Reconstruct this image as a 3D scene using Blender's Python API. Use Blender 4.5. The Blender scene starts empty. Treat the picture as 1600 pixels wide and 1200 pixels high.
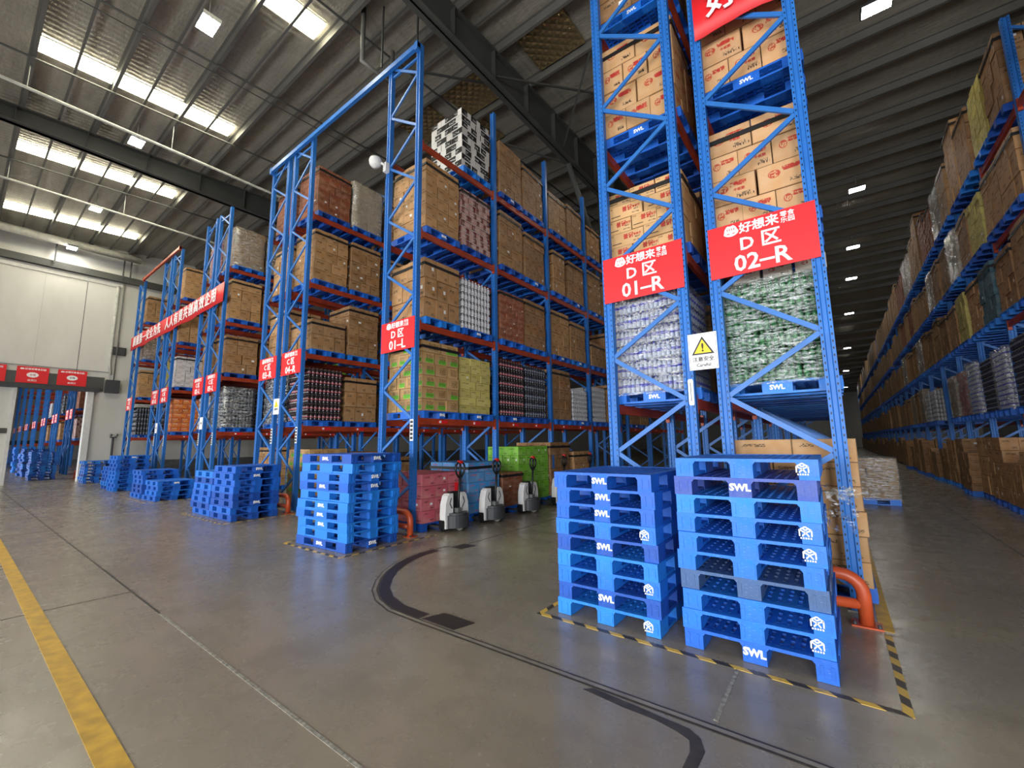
import bpy, math, random
from mathutils import Vector, Matrix
RNG = random.Random(11)
sc = bpy.context.scene
C = sc.collection

# ------------------------------------------------------------------ camera, world, light, exposure
def camera():
    y, p, r = math.radians(-37.16), math.radians(7.858), math.radians(-0.798)
    f = Vector((math.sin(y)*math.cos(p), math.cos(y)*math.cos(p), math.sin(p)))
    r0 = Vector((math.cos(y), -math.sin(y), 0)); u0 = r0.cross(f)
    rt = r0*math.cos(r) + u0*math.sin(r); up = u0*math.cos(r) - r0*math.sin(r)
    cd = bpy.data.cameras.new('camera'); cd.sensor_fit = 'HORIZONTAL'; cd.sensor_width = 36
    cd.lens = 661.8/1600*36; cd.clip_end = 400; cd.clip_start = 0.05
    o = bpy.data.objects.new('camera', cd); C.objects.link(o)
    m = Matrix(((rt.x, up.x, -f.x, 0), (rt.y, up.y, -f.y, 0), (rt.z, up.z, -f.z, 1.66), (0, 0, 0, 1)))
    o.matrix_world = m
    sc.camera = o
camera()
sc.view_settings.view_transform = 'Standard'; sc.view_settings.look = 'None'
sc.view_settings.gamma = 1; sc.view_settings.use_curve_mapping = False
sc.view_settings.exposure = 0.6
sc.cycles.max_bounces = 6; sc.cycles.diffuse_bounces = 4; sc.cycles.glossy_bounces = 3
sc.cycles.transparent_max_bounces = 12; sc.cycles.sample_clamp_indirect = 6
w = bpy.data.worlds.new('world'); sc.world = w; w.use_nodes = True
w.node_tree.nodes['Background'].inputs[0].default_value = (.85, .93, 1, 1)
w.node_tree.nodes['Background'].inputs[1].default_value = 1.0
DOCK_Y = -11.0
DOCKS = {-64: 900, -52: 900, -40.5: 900, -27.5: 290, -18.5: 400, -10: 480, -2.5: 640, 5: 760, 13: 560}     # unseen dock doors: centre x, power; right and next-hall ones added for light
for x, pw in DOCKS.items():                                # area light per door: inferred daylight, plus added fill at right and next hall
    l = bpy.data.lights.new('dock_daylight_and_fill', 'AREA'); l.shape = 'RECTANGLE'; l.size = 4.4; l.size_y = 4.8
    l.energy = pw; l.color = (.97, .985, 1); l.spread = math.radians(150)
    o = bpy.data.objects.new('dock_daylight_and_fill', l); C.objects.link(o)
    o.location = (x, DOCK_Y+.05, 2.55); o.rotation_euler = (math.radians(76), 0, 0)

# ------------------------------------------------------------------ helpers
def lin(r, g, b):
    f = lambda c: (c/255/12.92 if c/255 <= .04045 else ((c/255+.055)/1.055)**2.4)
    return (f(r), f(g), f(b), 1)

class MB:
    def __init__(s): s.v = []; s.f = []; s.m = []; s.uv = []
    def face(s, idx, m=0, uv=None):
        s.f.append(idx); s.m.append(m); s.uv += uv or [(0, 0)]*len(idx)
    def box(s, x0, x1, y0, y1, z0, z1, m=0):
        b = len(s.v); s.v += [(x0,y0,z0),(x1,y0,z0),(x1,y1,z0),(x0,y1,z0),(x0,y0,z1),(x1,y0,z1),(x1,y1,z1),(x0,y1,z1)]
        q = [(0,0),(1,0),(1,1),(0,1)]; t = [(10,0),(11,0),(11,1),(10,1)]
        for i in ((0,1,5,4),(1,2,6,5),(2,3,7,6),(3,0,4,7)): s.face([b+k for k in i], m, q)
        s.face([b+4,b+5,b+6,b+7], m, t); s.face([b+3,b+2,b+1,b], m, t)
        return s
    def bar(s, p, q, wd, dp, m=0, ref=(0,0,1)):
        p, q = Vector(p), Vector(q); d = (q-p).normalized(); ref = Vector(ref)
        if abs(d.dot(ref)) > .97: ref = Vector((1,0,0))
        a = d.cross(ref).normalized()*wd/2; c = a.cross(d).normalized()*dp/2
        b = len(s.v)
        for o in (p, q): s.v += [tuple(o-a-c), tuple(o+a-c), tuple(o+a+c), tuple(o-a+c)]
        for i in ((0,1,5,4),(1,2,6,5),(2,3,7,6),(3,0,4,7),(3,2,1,0),(4,5,6,7)): s.face([b+k for k in i], m)
        return s
    def prism(s, poly, axis, a, b_, m=0):
        # polygon (list of 2-D points) extruded along axis from a to b_
        n = len(poly); b = len(s.v)
        for t in (a, b_):
            for (u, v) in poly: s.v.append({'x':(t,u,v),'y':(u,t,v),'z':(u,v,t)}[axis])
        ar = sum(poly[i][0]*poly[(i+1)%n][1]-poly[(i+1)%n][0]*poly[i][1] for i in range(n))
        flip = (ar < 0) != (axis == 'y')
        for i in range(n):
            j = (i+1) % n; q = [b+i, b+j, b+n+j, b+n+i]
            s.face(q[::-1] if flip else q, m)
        lo = list(range(b, b+n)); hi = list(range(b+n, b+2*n))
        s.face(lo if flip else lo[::-1], m); s.face(hi[::-1] if flip else hi, m)
        return s
    def tube(s, pts, r, n=10, m=0, closed=False):
        pts = [Vector(p) for p in pts]; N = len(pts); b = len(s.v); up = None
        for i, p in enumerate(pts):
            if closed: d = (pts[(i+1)%N]-pts[i-1]).normalized()
            else: d = (pts[min(i+1,N-1)]-pts[max(i-1,0)]).normalized()
            if up is None: up = Vector((0,0,1)) if abs(d.z) < .9 else Vector((1,0,0))
            a = d.cross(up)
            if a.length < 1e-4: a = d.orthogonal()
            a.normalize(); c = a.cross(d).normalized(); up = c
            for k in range(n):
                t = 2*math.pi*k/n; s.v.append(tuple(p + a*(r*math.cos(t)) + c*(r*math.sin(t))))
        for i in range(N if closed else N-1):
            for k in range(n):
                i2 = (i+1) % N
                s.face([b+i*n+k, b+i2*n+k, b+i2*n+(k+1)%n, b+i*n+(k+1)%n], m)
        if not closed:
            s.face([b+k for k in range(n)], m); s.face([b+(N-1)*n+k for k in range(n)][::-1], m)
        return s
    def lathe(s, prof, n, c=(0,0,0), mats=None):
        b = len(s.v)
        for (r, z) in prof:
            for k in range(n):
                t = 2*math.pi*k/n; s.v.append((c[0]+r*math.cos(t), c[1]+r*math.sin(t), c[2]+z))
        for i in range(len(prof)-1):
            for k in range(n):
                s.face([b+i*n+k, b+i*n+(k+1)%n, b+(i+1)*n+(k+1)%n, b+(i+1)*n+k], mats[i] if mats else 0)
        s.face([b+(len(prof)-1)*n+k for k in range(n)], mats[-1] if mats else 0)
        return s
    def mesh(s, name, mats, smooth=False):
        me = bpy.data.meshes.new(name); me.from_pydata(s.v, [], s.f)
        me.polygons.foreach_set('material_index', s.m)
        u = me.uv_layers.new(name='UVMap'); flat = [c for t in s.uv for c in t]; u.data.foreach_set('uv', flat)
        if smooth: me.polygons.foreach_set('use_smooth', [True]*len(s.f))
        for mt in (mats if isinstance(mats, (list, tuple)) else [mats]): me.materials.append(mt)
        me.update()
        return me

def put(name, me, parent=None, loc=(0,0,0), rot=(0,0,0), color=None):
    o = bpy.data.objects.new(name, me); C.objects.link(o)
    o.parent = parent; o.location = loc; o.rotation_euler = rot
    if color: o.color = color
    return o
def tag(o, label=None, cat=None, group=None, kind=None):
    if label: o['label'] = label
    if cat: o['category'] = cat
    if group: o['group'] = group
    if kind: o['kind'] = kind
    return o
def thing(name, label, cat, loc=(0,0,0), rz=0, group=None):
    return tag(put(name, None, None, loc, (0,0,rz)), label, cat, group)
def struct(name, me, **k):
    return tag(put(name, me, **k), kind='structure')
ORD = ('first second third fourth fifth sixth seventh eighth ninth tenth eleventh twelfth thirteenth fourteenth fifteenth sixteenth '
       'seventeenth eighteenth nineteenth twentieth twenty-first twenty-second twenty-third twenty-fourth twenty-fifth twenty-sixth').split()

# ------------------------------------------------------------------ materials
class NT:
    def __init__(s, name):
        s.m = bpy.data.materials.new(name); s.m.use_nodes = True; s.t = s.m.node_tree
        s.b = s.t.nodes['Principled BSDF']; s.out = s.t.nodes['Material Output']
    def n(s, ty, **kw):
        nd = s.t.nodes.new('ShaderNode'+ty)
        for k, v in kw.items(): setattr(nd, k, v)
        return nd
    def set(s, sock, v):
        if isinstance(v, bpy.types.NodeSocket): s.t.links.new(v, sock)
        else: sock.default_value = v
    def math(s, op, a, b=None, c=None):
        nd = s.n('Math', operation=op); s.set(nd.inputs[0], a)
        if b is not None: s.set(nd.inputs[1], b)
        if c is not None: s.set(nd.inputs[2], c)
        return nd.outputs[0]
    def mix(s, f, a, b, blend='MIX'):
        nd = s.n('Mix', data_type='RGBA', blend_type=blend); s.set(nd.inputs[0], f); s.set(nd.inputs[6], a); s.set(nd.inputs[7], b)
        return nd.outputs[2]
    def noise(s, scale, detail=3, vec=None, rough=.5):
        nd = s.n('TexNoise'); nd.inputs['Scale'].default_value = scale; nd.inputs['Detail'].default_value = detail
        nd.inputs['Roughness'].default_value = rough
        if vec is not None: s.set(nd.inputs['Vector'], vec)
        return nd.outputs[0]
    def coord(s, which='Object', scale=None):
        o = s.n('TexCoord').outputs[which]
        if scale is None: return o
        mp = s.n('Mapping'); mp.inputs['Scale'].default_value = scale; s.set(mp.inputs[0], o)
        return mp.outputs[0]
    def ramp(s, f, lo, hi):
        nd = s.n('MapRange'); s.set(nd.inputs[0], f); nd.inputs[1].default_value = lo; nd.inputs[2].default_value = hi
        return nd.outputs[0]
    def bump(s, h, strength=.3, dist=.01):
        nd = s.n('Bump'); nd.inputs['Strength'].default_value = strength; nd.inputs['Distance'].default_value = dist
        s.set(nd.inputs['Height'], h); s.set(s.b.inputs['Normal'], nd.outputs[0])
        return nd.outputs[0]
    def rect(s, u, a, b):
        return s.math('MULTIPLY', s.math('GREATER_THAN', u, a), s.math('LESS_THAN', u, b))
    def base(s, col, rough=.5, metal=0, spec=None):
        s.set(s.b.inputs['Base Color'], col); s.set(s.b.inputs['Roughness'], rough); s.set(s.b.inputs['Metallic'], metal)
        if spec is not None: s.b.inputs['Specular IOR Level'].default_value = spec
        return s

def plain(name, col, rough=.5, metal=0, grime=.12, scale=6):
    t = NT(name); n = t.noise(scale, 4, t.coord())
    dark = tuple(c*(1-grime*2.2) for c in col[:3])+(1,)
    t.base(t.mix(t.ramp(n, .35, .7), dark, col), rough, metal); return t.m
def glow(name, col, strength):
    t = NT(name); t.base((.8,.8,.8,1), .4); t.b.inputs['Emission Color'].default_value = col
    t.b.inputs['Emission Strength'].default_value = strength; return t.m

M = {}
M['blue'] = plain('rack_blue', lin(44, 116, 198), .45, 0, .10, 3)
def post_mat():
    t = NT('rack_post_blue'); co = t.n('SeparateXYZ'); t.set(co.inputs[0], t.coord())
    z = t.math('SUBTRACT', t.math('FRACT', t.math('MULTIPLY', co.outputs[2], 1/.075)), .5)
    hz = t.math('LESS_THAN', t.math('ABSOLUTE', z), .16)
    x = t.math('MINIMUM', t.math('ABSOLUTE', t.math('SUBTRACT', co.outputs[0], .018)), t.math('ABSOLUTE', t.math('SUBTRACT', co.outputs[0], .102)))
    hx = t.math('LESS_THAN', x, .006)
    hole = t.math('MULTIPLY', hz, hx)
    n = t.noise(3, 4, t.coord())
    c = t.mix(t.ramp(n, .35, .7), lin(38, 104, 182), lin(44, 116, 198))
    t.base(t.mix(hole, c, (.004,.008,.02,1)), .45, 0, .35); return t.m
M['post'] = post_mat()
M['beam'] = plain('beam_orange', lin(178, 66, 34), .45, 0, .14, 4)
M['steel'] = plain('galvanised_steel', lin(150, 152, 150), .4, .6)
M['girder'] = plain('girder_grey', lin(76, 77, 74), .55, 0, .08, 1)
M['purlin'] = plain('purlin_grey', lin(104, 103, 98), .5, .2, .08, 1)
M['white'] = plain('white_plastic', lin(232, 232, 230), .4, 0, .04)
M['black'] = plain('black_plastic', lin(24, 25, 27), .45, 0, .1)
M['dark'] = plain('dark_grey_plastic', lin(62, 64, 68), .5, 0, .1)
M['red'] = plain('sign_red', lin(228, 34, 42), .45, 0, .02)
M['wht'] = plain('print_white', lin(245, 245, 245), .5, 0, .0)
M['blk'] = plain('print_black', lin(28, 28, 30), .5, 0, .0)
M['redprint'] = plain('print_red', lin(190, 46, 40), .6, 0, .0)
M['yellow'] = plain('yellow_paint', lin(214, 168, 40), .5, 0, .16, 9)
M['signyellow'] = plain('sign_yellow', lin(250, 210, 20), .45, 0, .0)
M['orange'] = plain('guard_orange', lin(204, 86, 46), .4, 0, .12)
M['strap'] = plain('black_strap', lin(26, 24, 24), .5, 0, .0)
M['pipe'] = plain('pipe_white', lin(196, 196, 188), .45)
M['pipegrey'] = plain('pipe_grey', lin(120, 118, 112), .5)
M['redcap'] = plain('red_plastic', lin(205, 30, 22), .4, 0, .0)
M['conc'] = plain('door_frame_white', lin(214, 214, 210), .5, 0, .05)

def pallet_mat():
    t = NT('pallet_blue'); oc = t.n('ObjectInfo'); n = t.noise(9, 5, t.coord(), .65)
    sc_ = t.noise(30, 2, t.coord('Object', (1, 1, 6)))
    c = t.mix(t.ramp(n, .3, .72), t.mix(.28, oc.outputs['Color'], (.01,.015,.04,1)), oc.outputs['Color'])
    c = t.mix(t.math('MULTIPLY', t.ramp(sc_, .62, .75), .25), c, (.55,.65,.8,1))
    t.base(c, t.ramp(n, -.4, 1.3)); t.bump(sc_, .15, .004); return t.m
M['pallet'] = pallet_mat()

def carton_mat(name, pc=(.03,.02,.015,1), style='text'):
    t = NT(name); uv = t.n('SeparateXYZ'); t.set(uv.inputs[0], t.n('UVMap').outputs[0]); u, v = uv.outputs[0], uv.outputs[1]
    oi = t.n('ObjectInfo'); ge = t.n('NewGeometry')
    rnd = t.math('FRACT', t.math('ADD', oi.outputs['Random'], ge.outputs['Random Per Island']))
    side = t.math('LESS_THAN', u, 2)
    def glyph(nu, nv, thr):
        cb = t.n('CombineXYZ'); t.set(cb.inputs[0], t.math('FLOOR', t.math('MULTIPLY', u, nu))); t.set(cb.inputs[1], t.math('FLOOR', t.math('MULTIPLY', v, nv)))
        wn = t.n('TexWhiteNoise', noise_dimensions='3D'); t.set(cb.inputs[2], t.math('FLOOR', t.math('MULTIPLY', rnd, 5))); t.set(wn.inputs[0], cb.outputs[0])
        return t.math('GREATER_THAN', wn.outputs[0], thr)
    g = glyph(34, 26, .45)
    noi = t.noise(7, 4, t.coord())
    col = oi.outputs['Color']
    col = t.mix(t.math('MULTIPLY', rnd, .22), col, t.mix(.5, col, (.08,.05,.03,1)))
    col = t.mix(t.math('MULTIPLY', t.ramp(noi, .35, .75), .2), col, (.75,.62,.45,1))
    def add(mask, c, amt=1.0):
        nonlocal col
        mk = t.math('MULTIPLY', mask, side)
        if amt != 1.0: mk = t.math('MULTIPLY', mk, amt)
        col = t.mix(mk, col, c)
    R2 = lambda a,b,c,d: t.math('MULTIPLY', t.rect(u,a,b), t.rect(v,c,d))
    if style == 'text':
        add(t.math('MULTIPLY', R2(.12,.55,.66,.8), g), pc, .75)
        add(t.math('MULTIPLY', R2(.58,.9,.14,.28), g), pc, .7)
        add(t.math('MULTIPLY', R2(.62,.8,.42,.6), t.math('GREATER_THAN', rnd, .86)), (.8,.8,.8,1))
    elif style == 'logo':
        du = t.math('SUBTRACT', u, .32); dv = t.math('MULTIPLY', t.math('SUBTRACT', v, .6), .8)
        rr = t.math('SQRT', t.math('ADD', t.math('MULTIPLY', du, du), t.math('MULTIPLY', dv, dv)))
        add(t.math('MULTIPLY', t.math('LESS_THAN', rr, .12), t.math('MAXIMUM', g, t.math('GREATER_THAN', rr, .1))), pc, .85)
        add(t.math('MULTIPLY', R2(.48,.86,.62,.8), glyph(22, 16, .5)), pc, .85)
        add(t.math('MULTIPLY', R2(.6,.88,.16,.32), g), (.05,.04,.03,1), .7)
    elif style == 'label':
        add(t.math('MULTIPLY', R2(.3,.95,.12,.5), t.math('GREATER_THAN', rnd, .3)), pc, .85)
        add(t.math('MULTIPLY', R2(.36,.9,.2,.84), g), (.05,.04,.02,1), .6)
    elif style == 'twotone':
        add(t.math('MULTIPLY', t.math('LESS_THAN', t.math('ABSOLUTE', t.math('SUBTRACT', u, t.math('MULTIPLY', t.math('GREATER_THAN', rnd, .5), 1.0))), .62), t.math('GREATER_THAN', v, .14)), pc)
        add(t.math('MULTIPLY', R2(.2,.8,.35,.7), glyph(12, 9, .55)), (.6,.6,.6,1), .7)
        add(t.math('MULTIPLY', t.math('LESS_THAN', v, .1), 1), (.75,.75,.75,1), .8)
    elif style == 'busy':
        add(t.math('MULTIPLY', R2(.05,.95,.1,.9), glyph(11, 8, .62)), pc, .8)
        add(t.math('MULTIPLY', R2(.1,.6,.5,.8), g), (.75,.7,.6,1), .5)
    top = t.math('GREATER_THAN', u, 2)
    tape = t.math('MULTIPLY', top, t.rect(v, .44, .56))
    col = t.mix(t.math('MULTIPLY', tape, .5), col, (.45,.28,.12,1))
    edge = t.math('MULTIPLY', t.math('GREATER_THAN', t.math('ABSOLUTE', t.math('SUBTRACT', v, .5)), .485), side)
    ed2 = t.math('MULTIPLY', t.math('GREATER_THAN', t.math('ABSOLUTE', t.math('SUBTRACT', u, .5)), .487), side)
    col = t.mix(t.math('MULTIPLY', t.math('MAXIMUM', edge, ed2), .5), col, (.06,.035,.02,1))  # shade of the gaps between cartons painted along their edges
    t.base(col, .62, 0, .3); return t.m
M['c_text'] = carton_mat('carton_print_dark')
M['c_logo'] = carton_mat('carton_print_red_logo', lin(176, 40, 34), 'logo')
M['c_green'] = carton_mat('carton_print_green', lin(92, 190, 52), 'label')
M['c_two'] = carton_mat('carton_black_and_white', lin(30, 28, 28), 'twotone')
M['c_pink2'] = carton_mat('carton_maroon_and_pale', lin(190, 150, 140), 'twotone')
M['c_busy'] = carton_mat('carton_busy_print', lin(226, 150, 40), 'busy')
M['c_red'] = carton_mat('carton_print_pink', lin(214, 60, 84), 'text')
M['c_plain'] = carton_mat('carton_plain', (.1,.06,.03,1), 'none')

def bottle_mat():
    t = NT('bottle_plastic'); oc = t.n('ObjectInfo')
    t.base(oc.outputs['Color'], .16, 0, .6); t.b.inputs['Coat Weight'].default_value = .4; return t.m
M['bottle'] = bottle_mat()
for nm, c in dict(pink=(176,98,104), white=(206,206,212), navy=(70,74,190), green=(70,132,80), steel=(104,110,124)).items():
    M['lab_'+nm] = plain('bottle_label_'+nm, lin(*c), .3, 0, .05)
def film_mat(name, tint, amount):
    t = NT(name); co = t.coord('Object', (2.5, 2.5, 13)); n = t.noise(2.2, 5, co, .6)
    n2 = t.noise(9, 3, t.coord('Object', (1.5, 1.5, 5)))
    bm = t.n('Bump'); bm.inputs['Strength'].default_value = .9; bm.inputs['Distance'].default_value = .05; t.set(bm.inputs['Height'], n)
    gl = t.n('BsdfGlossy'); gl.inputs['Roughness'].default_value = .2; gl.inputs['Color'].default_value = (1,1,1,1); t.set(gl.inputs['Normal'], bm.outputs[0])
    df = t.n('BsdfDiffuse'); df.inputs['Color'].default_value = tint; t.set(df.inputs['Normal'], bm.outputs[0])
    m1 = t.n('MixShader'); m1.inputs[0].default_value = .3; t.set(m1.inputs[1], gl.outputs[0]); t.set(m1.inputs[2], df.outputs[0])
    tr = t.n('BsdfTransparent'); tr.inputs['Color'].default_value = (.96,.98,.97,1)
    m2 = t.n('MixShader'); t.set(m2.inputs[0], t.math('MULTIPLY', t.ramp(t.math('ADD', n, t.math('MULTIPLY', t.math('SUBTRACT', n2, .5), .5)), .38, .74), amount))
    t.set(m2.inputs[1], tr.outputs[0]); t.set(m2.inputs[2], m1.outputs[0]); t.set(t.out.inputs[0], m2.outputs[0]); return t.m
M['film'] = film_mat('stretch_film', (.78,.82,.84,1), .9)
M['filmgreen'] = film_mat('stretch_film_greenish', (.6,.84,.68,1), .9)

def floor_mat():
    t = NT('polished_concrete'); co = t.coord()
    a = t.noise(.35, 5, co, .6); b = t.noise(2.3, 6, co, .65); d = t.noise(38, 3, co)
    st = t.noise(.9, 4, t.coord('Object', (.35, 2.2, 1)), .6)
    c = t.mix(t.ramp(a, .35, .68), lin(134, 126, 110), lin(154, 145, 128))
    c = t.mix(t.math('MULTIPLY', t.ramp(b, .42, .68), .45), c, lin(112, 104, 90))
    c = t.mix(t.math('MULTIPLY', t.ramp(st, .55, .75), .3), c, lin(100, 93, 81))
    c = t.mix(t.math('MULTIPLY', t.ramp(d, .58, .72), .14), c, lin(168, 161, 147))
    spk = t.noise(24, 2, co); c = t.mix(t.math('MULTIPLY', t.ramp(spk, .70, .76), .4), c, lin(186, 180, 166))
    t.base(c, t.math('ADD', t.math('MULTIPLY', t.ramp(b, .3, .75), .16), .2), 0, .5); t.bump(b, .03, .01); return t.m
M['floor'] = floor_mat()
def wall_mat():
    t = NT('wall_cladding'); co = t.coord(); n = t.noise(.5, 5, t.coord('Object', (1, 1, .35)), .6)
    s = t.n('SeparateXYZ'); t.set(s.inputs[0], co)
    f = t.math('ABSOLUTE', t.math('SUBTRACT', t.math('FRACT', t.math('MULTIPLY', s.outputs[1], 1/1.0)), .5))
    c = t.mix(t.ramp(n, .3, .75), lin(196, 195, 188), lin(216, 215, 209))
    t.base(c, .55, 0, .3); return t.m
M['wall'] = wall_mat()
def roof_mat():
    t = NT('roof_insulation'); co = t.coord(); n = t.noise(1.1, 5, t.coord('Object', (.7, 3, 1)), .65); n2 = t.noise(7, 4, t.coord('Object', (1, 2.5, 1)), .6)
    wv = t.n('TexWave'); wv.wave_type = 'BANDS'; wv.bands_direction = 'X'; wv.inputs['Scale'].default_value = 1.6; wv.inputs['Distortion'].default_value = 2.5
    wv.inputs['Detail'].default_value = 3; t.set(wv.inputs[0], co)
    h = t.math('ADD', t.math('ADD', n, t.math('MULTIPLY', n2, .35)), t.math('MULTIPLY', wv.outputs[1], .22))
    c = t.mix(t.ramp(n, .3, .7), lin(140, 136, 125), lin(168, 163, 151))
    t.base(c, .42, .25, .5); t.bump(h, .55, .06); return t.m
M['roof'] = roof_mat()
def stripe_mat():
    t = NT('hazard_tape'); s = t.n('SeparateXYZ'); t.set(s.inputs[0], t.coord())
    q = t.math('GREATER_THAN', t.math('FRACT', t.math('MULTIPLY', t.math('ADD', s.outputs[0], s.outputs[1]), 1/.24)), .5)
    n = t.noise(14, 4, t.coord()); wear = t.ramp(n, .6, .68)
    c = t.mix(q, lin(214, 176, 78), lin(62, 58, 53)); c = t.mix(t.math('MULTIPLY', wear, .6), c, lin(110, 104, 94))
    t.base(c, .5); return t.m
M['stripe'] = stripe_mat()
def foil_mat():
    t = NT('insulation_foil'); a = t.coord('Object', (1, 1, 1)); mp = t.n('Mapping'); mp.inputs['Rotation'].default_value = (0, 0, .785); t.set(mp.inputs[0], a)
    s_ = t.n('SeparateXYZ'); t.set(s_.inputs[0], mp.outputs[0])
    h = t.math('MULTIPLY', t.math('ABSOLUTE', t.math('SINE', t.math('MULTIPLY', s_.outputs[0], 16))), t.math('ABSOLUTE', t.math('SINE', t.math('MULTIPLY', s_.outputs[1], 16))))
    t.base(lin(198, 176, 130), .28, .9); t.bump(t.math('ADD', h, t.math('MULTIPLY', t.noise(9, 3, a), .6)), .9, .05); return t.m
M['foil'] = foil_mat()
M['joint'] = plain('joint_dark', lin(58, 54, 48), .7)
M['jointpale'] = plain('joint_pale', lin(176, 172, 160), .7, 0, .3, 30)
M['rail'] = plain('floor_rail_steel', lin(150, 142, 128), .4, 0, .15)
M['groove'] = plain('floor_groove_dark', lin(52, 45, 42), .45, 0, .1)
M['tar'] = plain('tar_patch', lin(74, 68, 60), .6, 0, .2, 12)
M['sky'] = glow('skylight_daylight', (1, .94, .70, 1), 15)
M['led'] = glow('lamp_lens_lit', (1, .97, .88, 1), 70)

_T = {}
def text(s, size, mat, bold=.0, depth=.002, align='CENTER', shear=0):
    k = (s, size, mat, bold, align)
    if k not in _T:
        cu = bpy.data.curves.new('lettering', 'FONT'); cu.body = s; cu.size = size; cu.align_x = align; cu.align_y = 'CENTER'
        cu.extrude = depth/2; cu.bevel_depth = bold; cu.bevel_resolution = 0; cu.resolution_u = 2; cu.shear = shear
        o = bpy.data.objects.new('tmp', cu)
        me = bpy.data.meshes.new_from_object(o)
        bpy.data.objects.remove(o); bpy.data.curves.remove(cu)
        me.materials.clear(); me.materials.append(M[mat]); me.name = 'lettering'
        _T[k] = me
    return _T[k]
FRONT = (math.pi/2, 0, 0)          # lettering that faces -Y
EAST = (math.pi/2, 0, math.pi/2)   # lettering that faces +X

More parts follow.
